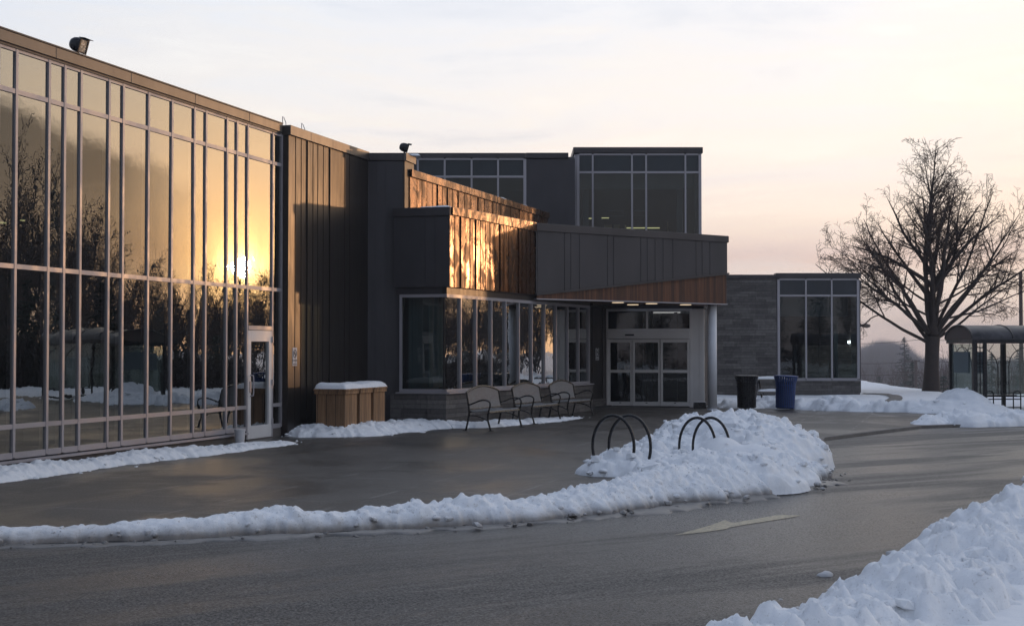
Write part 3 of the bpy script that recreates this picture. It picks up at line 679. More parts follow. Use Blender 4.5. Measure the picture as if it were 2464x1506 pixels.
for a in (.0, 1.4, 2.8, 4.2, 4.93): FTL.box(mb, a, a + .06, -.08, .02, 4.3, 8.5)
for z in (7.88, 8.46): FTL.box(mb, .06, 4.9, -.07, .015, z - .03, z + .03)
wl = mb.build('window', 'alu', B); 
mb = MB(); FTL.box(mb, .06, 4.9, -.06, -.04, 4.3, 8.5); mb.build('pane', 'spandrel', wl)
FTR = Fr((tx1 + .0, TY + .1), (0, 1))
mb = MB(); FTR.box(mb, 0, 5.0, -.2, .0, 4.3, 8.5); mb.build('metal_wall', 'panel_front', B)
mb = MB(); mb.box(tx0 - .12, tx1 + .06, TY - .08, TY + 5.2, 8.54, 8.74); mb.build('fascia', 'fascia_dark', B, bevel=.01)
mb = MB(); mb.box(tx0, tx1 - .2, TY + .35, TY + .45, 7.35, 8.4); mb.box(tx0 + .25, tx0 + .45, TY + .7, TY + .9, 4.3, 8.4); mb.box(tx1 - .75, tx1 - .55, TY + .7, TY + .9, 4.3, 8.4); mb.build('interior_wall', 'room_wall', B)
mb = MB(); mb.box(tx0, tx1 - .2, TY + 4.8, TY + 4.9, 4.3, 8.4); mb.build('interior_wall', 'dark_inside', B)
mb = MB(); mb.box(tx0, tx1 - .2, TY + .1, TY + 4.8, 8.3, 8.5); mb.build('interior_ceiling', 'dark_inside', B)
for (p0, p1, q0, q1, yy_, m_) in ((1414, 1428, 524, 526.5, 53, 'tube'), (1448, 1466, 523, 525, 53, 'tube'), (1508, 1588, 547, 549.5, 54, 'tube'), (1454, 1473, 541, 549, 54.3, 'tan_room'), (1477, 1492, 541, 549, 54.3, 'tan_room'), (1504, 1507, 541, 551, 54.3, 'tan_room'), (1635, 1641, 488, 560, 54, 'tan_room'), (1606, 1609, 533, 560, 53.5, 'tan_room')):
    mb = MB(); mb.box(X(p0, yy_), X(p1, yy_), yy_, yy_ + .03, Zh(q1, yy_), Zh(q0, yy_)); mb.build('strip_light' if m_ == 'tube' else 'interior_panel', m_, B)
gr = MB()
for gx in (1528, 1466):
    x0, x1, z0, z1 = X(gx - 1, 51.2) , X(gx + 34, 51.2), Zh(519, 51.2), Zh(507, 51.2)
    gr.tube([(x0, 51.2, z0), (x1, 51.2, z0), (x1, 51.2, z1), (x0, 51.2, z1)], .012, 4, close=True)
gr.build('ceiling_grille', 'room_wall', B)

# --- stone wing on the right ----------------------------------------
WY = 55.0
FW = Fr((X(1640, WY), WY), (1, 0)); ws = [FW.s(p) for p in (1873, 1939.5, 2001.5, 2065)]; wend = FW.s(2069)
mb = MB(); FW.box(mb, 0, ws[0] - .06, -.4, 0, -.3, 4.47); FW.box(mb, ws[0] - .06, wend, -.4, 0, -.3, .60); mb.build('stone_wall', 'stone', B)
facade(FW, (1873.5, 1939.5, 2001.5, 2065), (.67, 3.82, 4.44), -.02, None, None, 'three tall lights in the stone wing')
mb = MB(); FW.box(mb, ws[0] - .1, wend + .03, -.2, .05, .603, .632); mb.build('sill', 'alu', B)
mb = MB(); FW.box(mb, 0, ws[0] - .1, -.4, .06, 4.475, 4.61); FW.box(mb, ws[0] - .095, wend + .04, -.4, .08, 4.48, 4.67); mb.build('fascia', 'fascia_dark', B, bevel=.008)
FWR = Fr((FW.pt(wend, 0, 0)[0], WY + .09), (0, 1))
mb = MB(); FWR.box(mb, 0, 8, -.3, .0, -.3, 4.47); mb.build('stone_wall', 'stone', B)
mb = MB(); FWR.box(mb, .15, .27, .0, .09, .15, 4.1); FWR.box(mb, .12, .30, .0, .12, 4.1, 4.4); mb.build('downspout', 'fascia_dark', B, bevel=.01)
mb = MB(); FW.box(mb, 0, wend - .3, -8, -.4, 4.3, 4.5); mb.build('roof', 'roof', B)
mb = MB(); FW.box(mb, ws[0] - .5, wend - .3, -.75, -.65, 3.05, 3.9); FW.box(mb, ws[3] - .75, ws[3] - .6, -.9, -.75, .3, 3.2); mb.build('interior_wall', 'room_wall', B)
mb = MB(); FW.box(mb, ws[0] - 1, wend - .3, -6, -5.9, 0, 4.3); FW.box(mb, ws[0] - 1, wend - .3, -5.9, -.41, -.2, .3); mb.build('interior_wall', 'dark_inside', B)
mb = MB(); mb.tube([(X(2043.5, 55.35), 55.35, Zh(823, 55.35) + a_) for a_ in (-.05, .05)], .055, 10); mb.build('spot_lamp', 'spot', B)

# ================================================================== GROUND
def V2(p): return (p[0], p[1])
def nz(x, y, z=0.0, s=1.0): return noise.noise(Vector((x*s, y*s, z)))
def ridge(q):
    pts = [(-.6, 90), (.15, 90), (.2409, 81), (.262, 68), (.288, 60.5), (.302, 55), (.352, 55), (.5, 54), (1.2, 50), (9, 50)]
    for (a, ra), (b, rb) in zip(pts, pts[1:]):
        if a <= q <= b: return ra + (rb - ra) * (q - a) / (b - a)
    return 90
def terrain(x, y):
    z = -.20
    if y > 5:
        q = x / y; rr = ridge(q)
        e = (y - rr) * min(1, max(0, (.46 - q) / .06))
        f = min(1, max(0, (y - 46.5) / 3.0)) if x < 11.2 else min(1, max(0, (y - 41.2 - .02*(x-11)) / 2.0))
        if y > 41: z += f * (.27 + .05 * nz(x, y, 1, .35) + .03 * nz(x, y, 5, 1.3))
        if e > 0: z -= min(16, e * e * .012 if e < 12 else 1.73 + (e - 12) * .2)
    return z
def spaced(lo, hi, fine_lo, fine_hi, fs, cs):
    v = []; a = lo
    while a < hi:
        v.append(a); a += fs if fine_lo <= a <= fine_hi else cs * (1 + .06 * min(abs(a - fine_lo), abs(a - fine_hi)) / cs * .5)
    v.append(hi); return v
xs = spaced(-90, 700, -16, 30, .5, 3.0); ys = spaced(-90, 1500, 40, 92, .5, 3.0)
gm = MB(); gm.grid([[(x, y, terrain(x, y)) for x in xs] for y in ys]); struct(gm.build('snow_ground', 'snow_field', smooth=True))
for f_ in []: pass
# road: one sheet with its edges under the snow
kerb_px = [(-500, 1318), (0, 1297), (300, 1289), (700, 1272), (1200, 1236), (1600, 1196), (1860, 1140), (1955, 1095), (1985, 1056), (2217, 1027), (2464, 1020), (3100, 1012), (4200, 1005)]
kerb = [G(px, py, -.03) for px, py in kerb_px]
kerb[0] = (-9.5, 13.4)
rd = MB(); rd.poly([(-40, -12, -.06), (60, -12, -.06), (60, 38, -.06)] + [(x, y + .02, -.06) for x, y in reversed(kerb)] + [(-40, 13.3, -.06)])
# walk slab
walk_back = [(60, 42.5), (13.2, 41.9), (11.0, 42.6), (7.0, 45.6), (5.6, 46.2), (-6, 46.2), (-12, 40), (-16, 10.0)]
def fan(mb, pts, z): mb.poly([(x, y, z) for x, y in pts])
wk = MB(); wpoly = kerb + walk_back
import bmesh
def sheet(name, poly, z0, z1, m):
    bm = bmesh.new(); vs = [bm.verts.new((x, y, z1)) for x, y in poly]; f_ = bm.faces.new(vs)
    if f_.normal.z < 0: f_.normal_flip()
    if z0 is not None:
        r_ = bmesh.ops.extrude_face_region(bm, geom=[f_]); vv = [e_ for e_ in r_['geom'] if isinstance(e_, bmesh.types.BMVert)]
        for v_ in vv: v_.co.z = z0
    bmesh.ops.triangulate(bm, faces=bm.faces[:]); bmesh.ops.recalc_face_normals(bm, faces=bm.faces[:])
    if z0 is None:
        for f2 in bm.faces:
            if f2.normal.z < 0: f2.normal_flip()
    me = bpy.data.meshes.new(name); bm.to_mesh(me); bm.free(); me.materials.append(M[m]); o_ = bpy.data.objects.new(name, me); C.objects.link(o_); return o_
struct(sheet('road', [(-40, -12), (60, -12), (60, 38)] + [(x, y + .03) for x, y in reversed(kerb)] + [(-40, 13.3)], None, -.06, 'asphalt'))
inner = []
for i, p in enumerate(kerb):
    a_ = Vector(kerb[min(i+1, len(kerb)-1)]) - Vector(kerb[max(i-1, 0)]); a_.normalize(); inner.append((p[0] - a_.y*.15, p[1] + a_.x*.15))
struct(sheet('walkway', inner + walk_back, -.3, 0.0, 'concrete'))
km = MB()
for i in range(len(kerb)-1):
    km.hexa([(*kerb[i], -.3), (*kerb[i+1], -.3), (*inner[i+1], -.3), (*inner[i], -.3)], [(*kerb[i], .004), (*kerb[i+1], .004), (*inner[i+1], .004), (*inner[i], .004)])
struct(km.build('kerb', 'kerb'))
# curved cleared path across the snow field
pp = [G(px, py, .1) for px, py in ((2150, 972), (2165, 963), (2172, 955), (2155, 948.5), (2120, 946), (2080, 944.5))]
pl = [G(px, py, .1) for px, py in ((2098, 972), (2112, 967), (2138, 957), (2132, 950.5), (2100, 947), (2074, 945.5))]
mb = MB(); n_ = 5
def catm(P, k=6):
    o_ = []
    for i in range(len(P)-1):
        p0, p1, p2, p3 = [Vector((*P[max(0, min(len(P)-1, j))][:2], 0)) for j in (i-1, i, i+1, i+2)]
        for a_ in range(k):
            t_ = a_/k; o_.append(.5*((2*p1) + (p2-p0)*t_ + (2*p0-5*p1+4*p2-p3)*t_*t_ + (3*p1-p0-3*p2+p3)*t_**3))
    o_.append(Vector((*P[-1][:2], 0))); return o_
A_, B_ = catm(pp), catm(pl)
rows = []
for i, (a_, b_) in enumerate(zip(A_, B_)):
    e_ = .08 * nz(i * .9, 3, 2)
    rows.append([(a_.x + (b_.x-a_.x)*f_ + (e_ if f_ in (0, 1) else 0), a_.y + (b_.y-a_.y)*f_, terrain(a_.x + (b_.x-a_.x)*f_, a_.y + (b_.y-a_.y)*f_) + .03 - .02*abs(f_-.5)) for f_ in (0, .25, .5, .75, 1)])
mb.grid(rows); struct(mb.build('footpath', 'kerb'))
# painted arrow
ar = [(1620, 1287), (1700, 1266), (1745, 1250.5), (1757, 1255.5), (1768, 1256.5), (1862, 1240), (1884, 1237.5), (1927, 1239.5), (1905, 1244), (1790, 1262), (1756, 1268), (1748, 1272), (1690, 1280)]
arp = [G(px, py, -.056) for px, py in ar]
o_ = sheet('road_arrow', arp, None, -.056, 'paint'); struct(o_)

# ------------------------------------------------------------------ snow
def lumps(x, y, seed=0.0, big=.34, amp=1.0):
    h = 0.0
    for s_, k in ((big, .36), (big*.48, .34), (big*.22, .30)):
        q_ = Vector((x / s_ + seed, y / s_ + seed*.7 + .3*nz(x, y, seed, 1/s_), seed))
        d_, p_ = noise.voronoi(q_)
        c_ = nz(p_[0].x, p_[0].y, 9.1, 3.7); tx_ = nz(p_[0].x, p_[0].y, 3.3, 5.1); ty_ = nz(p_[0].x, p_[0].y, 6.3, 4.3)
        wv_ = min(1.0, (d_[1]-d_[0])/.22)
        h += s_ * k * (.55*math.sqrt(max(0.0, 1 - (d_[0]/.85)**2)) - .35 + wv_*1.05*c_ + wv_*1.5*(tx_*(q_.x-p_[0].x) + ty_*(q_.y-p_[0].y))) * amp
    h += (.050*nz(x, y, seed+1, 8) + .030*nz(x, y, seed+2, 19)) * amp
    return h
def chunk(mb, x, y, z, r, rng):
    hard = rng.random() < .45; bm = bmesh.new(); bmesh.ops.create_icosphere(bm, subdivisions=1 if hard else 2, radius=1)
    if hard: r *= 1.25
    sx, sy, sz = r*rng.uniform(.8, 1.35), r*rng.uniform(.8, 1.2), r*rng.uniform(.5, .85); sd = rng.uniform(0, 50); ra = rng.uniform(0, 6.3)
    amp_ = .45 if hard else .28; P_ = []
    for v_ in bm.verts:
        c_ = v_.co; f_ = 1 + amp_*noise.noise(c_*1.3 + Vector((sd, 0, 0))) + (.0 if hard else .14)*noise.noise(c_*3.5 + Vector((sd, 4, 0)))
        a_, b_, d_ = c_.x, c_.y, c_.z
        if hard: a_, b_, d_ = [math.copysign(abs(q_)**.6, q_) for q_ in (a_, b_, d_)]
        a_, b_ = a_*sx*f_, b_*sy*f_
        P_.append((x + a_*math.cos(ra) - b_*math.sin(ra), y + a_*math.sin(ra) + b_*math.cos(ra), z + d_*sz*f_ + .25*a_*(hard)))
    if hard:
        for f_ in bm.faces: mb.poly([P_[v_.index] for v_ in f_.verts])
    else:
        k = len(mb.v); mb.v += P_
        for f_ in bm.faces: mb.f.append(tuple(k + v_.index for v_ in f_.verts))
    bm.free()
def ribbon(name, pts, label, m='snow', res=.028, z0=0.0, seed=1.0, big=.3, nchunk=60, group=None, amp=1.0, edge=.30):
    """pts: list of (x, y, width, height); a ridge of plowed snow along them"""
    P = []
    for i in range(len(pts)-1):
        a_, b_ = pts[i], pts[i+1]; L_ = math.hypot(b_[0]-a_[0], b_[1]-a_[1]); k_ = max(1, int(L_/res))
        for j in range(k_):
            f_ = j/k_; P.append(tuple(a_[q]+(b_[q]-a_[q])*f_ for q in range(4)))
    P.append(pts[-1])
    # smooth the centre line
    for _ in range(8):
        P = [P[0]] + [tuple((P[i-1][q] + 2*P[i][q] + P[i+1][q])/4 for q in range(4)) for i in range(1, len(P)-1)] + [P[-1]]
    rows = []; wmax = max(p[2] for p in P); nv = max(8, int(wmax/res)); rng = random.Random(int(seed*100)); tops = []
    for i, p in enumerate(P):
        a_ = P[min(i+1, len(P)-1)]; b_ = P[max(i-1, 0)]; d_ = Vector((a_[0]-b_[0], a_[1]-b_[1])); d_.normalize(); nx, ny = -d_.y, d_.x
        endf = min(1, min(i, len(P)-1-i) / max(1, .5/res))
        row = []
        wl = 1 + edge*nz(p[0], p[1], seed, 1.7) + edge*.7*nz(p[0], p[1], seed+3, 5) + .14*nz(p[0], p[1], seed+4, 14); wr = 1 + edge*nz(p[0], p[1], seed+9, 1.7) + edge*.7*nz(p[0], p[1], seed+7, 5) + .14*nz(p[0], p[1], seed+6, 14)
        for j in range(nv+1):
            t_ = -1 + 2*j/nv; off = t_*p[2]*.5*(wl if t_ < 0 else wr) * (.35 + .65*math.sqrt(max(0.02, endf)))
            x, y = p[0]+nx*off, p[1]+ny*off
            prof = (max(0, 1-abs(t_)**2.1)) ** .9
            hh = p[3] * (1 + .45*nz(p[0], p[1], seed, .8) + .25*nz(x, y, seed+2, 2.2)) * prof * math.sqrt(max(.0, endf))
            if 0 < j < nv: hh += (lumps(x, y, seed, big, amp) * min(1, p[3]*5) + .02) * min(1, prof*1.5) * math.sqrt(endf)
            hh = min(hh, p[3]*1.7 + .10)
            row.append((x, y, z0 - .02 + (max(0.0, hh) if 0 < j < nv else -.05)))
        rows.append(row)
        if i % 3 == 0: tops.append((p, nx, ny))
    mb = MB(); mb.grid(rows)
    for _ in range(nchunk):
        p, nx, ny = rng.choice(tops); off = rng.gauss(0, .30)*p[2]; r_ = .62*min(.11, rng.uniform(.018, .075) * (1 + 1.2*(rng.random() < .1))) * (.5 + min(1, p[3]*2.5))
        tt = abs(off)/(p[2]*.5); zz = z0 + p[3]*max(0, 1-tt**2)*.85
        chunk(mb, p[0]+nx*off, p[1]+ny*off, zz if tt < 1 else z0 - r_*.1, r_, rng)
    o_ = mb.build(name, m, smooth=True)
    tag(o_, label, 'snow bank', group); return o_
def gw(px, py, w_, h_, z=0.0): x, y = G(px, py, z); return (x, y, w_, h_)
ribbon('snow_bank', [gw(-420, 1200, 0.81, 0.120), gw(-200, 1178, 0.81, 0.112), gw(0, 1152, 0.81, 0.128), (*G(170, 1130), 0.81, 0.128), (*G(330, 1108), 0.85, 0.135), (*G(470, 1093), 0.85, 0.128), (*G(550, 1083), 0.85, 0.098), (*G(600, 1076), 0.81, 0.068), (*G(650, 1071), 0.71, 0.060), (*G(712, 1064), 0.36, 0.038)],
       'low white snow strip lying along the foot of the glass hall', seed=2.1, nchunk=200, big=.2, amp=.85)
ribbon('snow_bank', [gw(676, 1048, .7, 0.115), gw(720, 1048, 1.2, 0.216), gw(780, 1048, 1.3, 0.216), gw(850, 1046, 1.3, 0.187), gw(930, 1037, 1.5, 0.173), gw(1000, 1029, 1.6, 0.180), gw(1070, 1027, 1.3, 0.144), gw(1150, 1026, 1.1, 0.122), gw(1230, 1020, 1.0, 0.094), gw(1300, 1014, .9, 0.072), gw(1360, 1008, .7, 0.050), gw(1400, 1004, .4, 0.029)],
       'snow strip running from the cedar boxes under the benches', seed=5.2, nchunk=140, big=.2, amp=.75)
ribbon('snow_bank', [gw(-460, 1306, 0.44, 0.068, -.03), gw(-200, 1303, 0.48, 0.074, -.03), gw(0, 1295, 0.48, 0.068, -.03), gw(200, 1289, 0.48, 0.068, -.03), gw(400, 1283, 0.50, 0.082, -.03), gw(520, 1276, 0.54, 0.097, -.03), gw(650, 1270, 0.63, 0.163, -.03), gw(820, 1264, 0.57, 0.104, -.03), gw(1000, 1256, 0.71, 0.165, -.03), gw(1150, 1246, 0.77, 0.194, -.03), gw(1250, 1242, 0.78, 0.127, -.03), gw(1400, 1224, 0.84, 0.187, -.03), gw(1550, 1204, 1.10, 0.262, -.03), gw(1700, 1184, 1.32, 0.281, -.03), gw(1830, 1160, 1.32, 0.262, -.03), gw(1915, 1144, 1.06, 0.187, -.03), gw(1975, 1136, 0.70, 0.094, -.03)],
       'long plowed snow ridge between the walkway and the wet road', m='snow_dirty', seed=8.4, nchunk=420, z0=-.005, big=.22, res=.022, amp=.95)
# big heap at the kerb corner
def heap(name, label, blobs, m='snow', res=.04, z0=0.0, seed=3.0, big=.34, amp=1.0, nchunk=80, cut=.02, cat='snow heap', group=None):
    x0 = min(b[0]-b[2] for b in blobs)-.2; x1 = max(b[0]+b[2] for b in blobs)+.2; y0 = min(b[1]-b[3] for b in blobs)-.2; y1 = max(b[1]+b[3] for b in blobs)+.2
    nx_, ny_ = int((x1-x0)/res), int((y1-y0)/res)
    def base(x, y):
        h = 0.0
        for (bx, by, rx, ry, bh, pw) in blobs:
            d_ = ((x-bx)/rx)**2 + ((y-by)/ry)**2 + .25*nz(x, y, seed, .9) + .10*nz(x, y, seed+5, 3)
            if d_ < 1: h = max(h, bh*(1-d_)**pw) if bh > 0 else h
        return h
    H_ = {}; V_ = []; F_ = []; idx = {}
    for j in range(ny_+1):
        for i in range(nx_+1):
            x, y = x0+i*res, y0+j*res; b_ = base(x, y)
            if b_ > cut: H_[(i, j)] = b_ + (lumps(x, y, seed, big, amp)+.03)*min(1, b_*7)
    mb = MB()
    for (i, j), h in H_.items(): idx[(i, j)] = len(mb.v); mb.v.append((x0+i*res, y0+j*res, z0+max(.0, h)))
    # skirt vertices so the heap meets the ground
    def vid(i, j):
        if (i, j) not in idx: idx[(i, j)] = len(mb.v); mb.v.append((x0+i*res, y0+j*res, z0-.05))
        return idx[(i, j)]
    done = set()
    for (i, j) in list(H_):
        for (a_, b_) in ((i, j), (i-1, j), (i, j-1), (i-1, j-1)):
            if (a_, b_) not in done:
                done.add((a_, b_)); mb.f.append((vid(a_, b_), vid(a_+1, b_), vid(a_+1, b_+1), vid(a_, b_+1)))
    rng = random.Random(int(seed*77)); ks = list(H_)
    for _ in range(nchunk):
        i, j = rng.choice(ks); r_ = rng.uniform(.012, .06) * (1 + (rng.random() < .06)); chunk(mb, x0+i*res, y0+j*res, z0+max(0, H_[(i, j)])+r_*.15, r_, rng)
    o_ = mb.build(name, m, smooth=True); tag(o_, label, cat, group); return o_
hx = lambda px, py: G(px, py)
b1 = G(1855, 1095)   # centre of the big heap
heap('snow_heap', 'big lumpy snow heap at the kerb corner behind the hoop racks',
     [(3.75, 24.2, 1.35, 3.3, .64, .5), (3.35, 25.4, 1.05, 2.2, .55, .6), (2.75, 23.2, 1.1, 1.5, .40, .8), (2.1, 21.6, 1.2, 1.1, .28, .8), (1.75, 21.0, .85, .68, .25, .8), (3.2, 19.9, 1.0, .8, .26, .7), (3.7, 21.6, .72, 1.2, .36, .7), (4.45, 23.2, .55, 1.3, .42, .6), (2.7, 19.2, 1.3, .9, .34, .8)], seed=3.3, nchunk=420, big=.28, res=.032)
heap('snow_slab', 'smooth wedge of snow leaning against the farther hoop rack', [(3.35, 21.0, .80, .42, .38, .45), (3.0, 21.1, .45, .36, .50, .5)], seed=6.6, nchunk=6, amp=.12, res=.035, cat='snow slab')
sl_ = ribbon('slush', [gw(-300, 1309, .3, .015), gw(0, 1299, .30, .012), gw(300, 1293, .28, .012), gw(650, 1279, .34, .02), gw(1000, 1264, .36, .02), gw(1250, 1247, .4, .02), gw(1500, 1225, .45, .025), gw(1700, 1201, .5, .03), gw(1860, 1176, .55, .03), gw(1965, 1156, .6, .03), gw(2010, 1144, .4, .02)],
       'grey slush margin along the road side of the snow ridge', m='slush', seed=21.2, nchunk=160, z0=-.058, res=.03, big=.12, amp=.55, edge=1.1)
del sl_['category']; sl_['kind'] = 'stuff'
# near right bank
near = [(-.6, 7.6, 1.3, .20), (.9, 8.55, 1.35, .26), (2.0, 9.6, 1.5, .36), (2.9, 11.1, 1.7, .40), (3.85, 13.0, 1.8, .46), (4.9, 15.0, 1.9, .45), (6.2, 17.2, 2.0, .45), (7.8, 19.6, 2.0, .45), (9.6, 22.4, 2.0, .45), (12, 26, 2, .45), (16, 32, 2, .4)]
near = [(x + .36, y - .15, w_*.80, h_*.70) for x, y, w_, h_ in near]
ribbon('snow_bank', near, 'broad lumpy snow bank in the right foreground beside the road', m='snow_near', seed=11.7, nchunk=1100, z0=-.06, res=.026, big=.27, amp=1.25)
lw = []
for i in range(60):
    f_ = i/59*(len(near)-1); a_ = int(min(len(near)-2, f_)); f_ -= a_; p, q = near[a_], near[a_+1]
    lw.append((p[0]+(q[0]-p[0])*f_, p[1]+(q[1]-p[1])*f_))
mb = MB(); rows = []
for i, (x, y) in enumerate(lw):
    a_, b_ = lw[max(0, i-1)], lw[min(59, i+1)]; d_ = Vector((b_[0]-a_[0], b_[1]-a_[1])).normalized()
    rows.append([(x + d_.y*o2, y - d_.x*o2, .03 + .04*nz(x + d_.y*o2, y, 4, .5)) for o2 in (0.15, .5, 1.0, 1.5, 2, 3, 4, 6, 8, 12, 18)])
mb.grid([list(reversed(r_)) for r_ in rows]); struct(mb.build('snow_lawn', 'snow_field', smooth=True))
heap('snow_block', 'large loose snow boulder on the smooth lawn snow at lower right', [(G(2350, 1465)[0], G(2350, 1465)[1], .22, .2, .2, .5)], m='snow_near', seed=1.4, nchunk=2, amp=.3, res=.02, z0=.05, cat='snow block')
# far side snow
ribbon('snow_bank', [gw(1722, 975, 1.0, .10), gw(1790, 982, 1.2, .16), gw(1850, 978, 1.2, .2), gw(1905, 982, 1.2, .22), gw(1980, 985, 1.6, .28), (*G(2080, 988), 1.6, .25), (*G(2200, 990), 1.6, .25), (*G(2290, 991), 1.6, .2), (*G(2360, 992), 1.2, .1)],
       'plowed snow line beyond the walkway from the bins to the shelter', seed=14.2, nchunk=60, big=.5, res=.06)
ribbon('snow_bank', [gw(2210, 1022, .5, .05), gw(2260, 1017, 1.2, .28), gw(2330, 1019, 1.1, .2), gw(2400, 1018, 1.0, .16), gw(2480, 1016, 1.0, .18), gw(2700, 1012, 1.0, .2), gw(3000, 1008, 1, .2)],
       'low snow strip at the kerb in front of the bus shelter', seed=17.5, nchunk=50, big=.4, res=.05)
heap('snow_heap', 'tall smooth cone of snow piled against the shelter end', [(X(2318, 41.9), 41.9, 1.0, 1.3, .62, 1.0), (X(2300, 41.7), 41.5, 1.7, 1.6, .36, 1.2)], seed=9.9, nchunk=12, amp=.3, res=.05)

# ================================================================== OBJECTS
def snowcap(name, label, pts, h, seed, z, parent=None, res=.035):
    """rounded sheet of snow over a four-sided outline"""
    A, B4, C4, D4 = [Vector((p[0], p[1])) for p in pts]
    Lu, Lv = (B4-A).length, (C4-B4).length; nu, nv = max(6, int(Lu/res)), max(6, int(Lv/res)); rows = []
    for j in range(nv+1):
        row = []
        for i in range(nu+1):
            u, v = i/nu, j/nv; p = (A*(1-u) + B4*u)*(1-v) + (D4*(1-u) + C4*u)*v
            d_ = min(u*Lu, (1-u)*Lu, v*Lv, (1-v)*Lv); f_ = min(1, d_/(h*1.25)); hh = h*math.sqrt(max(0, 1-(1-f_)**2))*(1+.40*nz(p.x, p.y, seed, 1.5)+.12*nz(p.x, p.y, seed, 6))
            w_ = .012*nz(p.x, p.y, seed+2, 9) if d_ < .01 else 0
            row.append((p.x+w_, p.y+w_, z+hh))
        rows.append(row)
    mb = MB(); mb.grid(rows); o_ = mb.build(name, 'snow', parent, smooth=True)
    if not parent: tag(o_, label, 'snow cover')
    return o_
# --- cedar boxes ----------------------------------------------------
pc = (X(830, 30.0), 30.0); FP = Fr(pc, FA.d); FPn = FP.n
bw, gap = .70, .0
scap = []
lab = ['nearest of three cedar boxes standing in the snow', 'middle of three cedar boxes against the metal wall', 'farthest of three cedar boxes, next to the window bay']
bounds = [(0, .66), (.80, 1.44), (1.58, 2.25)]
for k, (a0, a1) in enumerate(bounds):
    rt = thing('wooden_box', lab[k], 'box', FP.pt((a0+a1)/2, -.33, 0), 'cedar boxes under snow')
    mb = MB(); FP.box(mb, a0, a1, -.64, 0.0, .0, .90); mb.build('box_body', 'box_wood', rt, bevel=.004)
    mb = MB(); FP.box(mb, a0 - .03, a1 + .03, -.67, .03, .86, .93); FP.box(mb, a0 - .045, a1 + .045, -.685, .045, .932, .968); mb.build('box_lid', 'box_wood', rt, bevel=.004)
    if k < 2:
        mb = MB(); FP.box(mb, a1 + .001, bounds[k+1][0] - .001, -.62, -.10, .0, .855); mb.build('infill_panel', 'box_wood', rt)
P4 = [FP.pt(-.03, -.68, 0), FP.pt(-.03, .04, 0), FP.pt(2.29, .04, 0), FP.pt(2.29, -.68, 0)]
P4 = [p[:2] for p in P4]
# make ccw
ar_ = sum(P4[i][0]*P4[(i+1) % 4][1] - P4[(i+1) % 4][0]*P4[i][1] for i in range(4))
if ar_ < 0: P4.reverse()
snowcap('snow_cover', 'thick rounded snow lying on top of the cedar boxes', P4, .115, 2.2, .966)
# --- signs ----------------------------------------------------------
def nosmoke(F, px, py, w_, h_, o, label):
    a = F.s(px, o); z = wz(F, px, py, o); rt = thing('no_smoking_sign', label, 'sign', F.pt(a, o, z))
    mb = MB(); F.box(mb, a - w_/2, a + w_/2, o, o + .006, z - h_*.30, z + h_*.5); F.box(mb, a - w_/2, a + w_/2, o, o + .006, z - h_*.5, z - h_*.31); mb.build('sign_plate', 'paper', rt)
    c = z + h_*.16; r_ = w_*.34
    mb = MB(); mb.tube([F.pt(a + r_*math.cos(R(q)), o + .008, c + r_*1.15*math.sin(R(q))) for q in range(0, 360, 20)], .007*w_/.2, 4, close=True)
    mb.tube([F.pt(a - r_*.7, o + .010, c + r_*.8), F.pt(a + r_*.7, o + .010, c - r_*.8)], .006*w_/.2, 4)
    F.box(mb, a - r_*.6, a + r_*.55, o + .0062, o + .009, c - .012, c + .012)
    mb.build('no_smoking_symbol', 'ink', rt)
    for txt, zz, sz in (('NO SMOKING', z - h_*.235, .030*w_/.2), ('within 9 m', z - h_*.44, .034*w_/.2)):
        cu = bpy.data.curves.new('lettering', 'FONT'); cu.body = txt; cu.size = sz*1.15; cu.align_x = 'CENTER'; cu.extrude = .001; cu.materials.append(M['ink'])
        tmp_ = bpy.data.objects.new('lettering', cu); C.objects.link(tmp_); bpy.context.view_layer.update(); me_ = bpy.data.meshes.new_from_object(tmp_); bpy.data.objects.remove(tmp_)
        to = bpy.data.objects.new('lettering', me_); C.objects.link(to); to.parent = rt
        p = F.pt(a, o + .0085, zz); to.location = Vector(p) - ROOT_OFF[rt.name]
        to.rotation_euler = (R(90), 0, math.atan2(F.d[1], F.d[0]))
nosmoke(FB, 709, 858, .21, .38, .002, 'white no-smoking sign on the dark metal wall beside the glass hall')
nosmoke(FE, 1437, 852, .30, .36, OP + .004, 'small no-smoking sign on the pier left of the sliding doors')
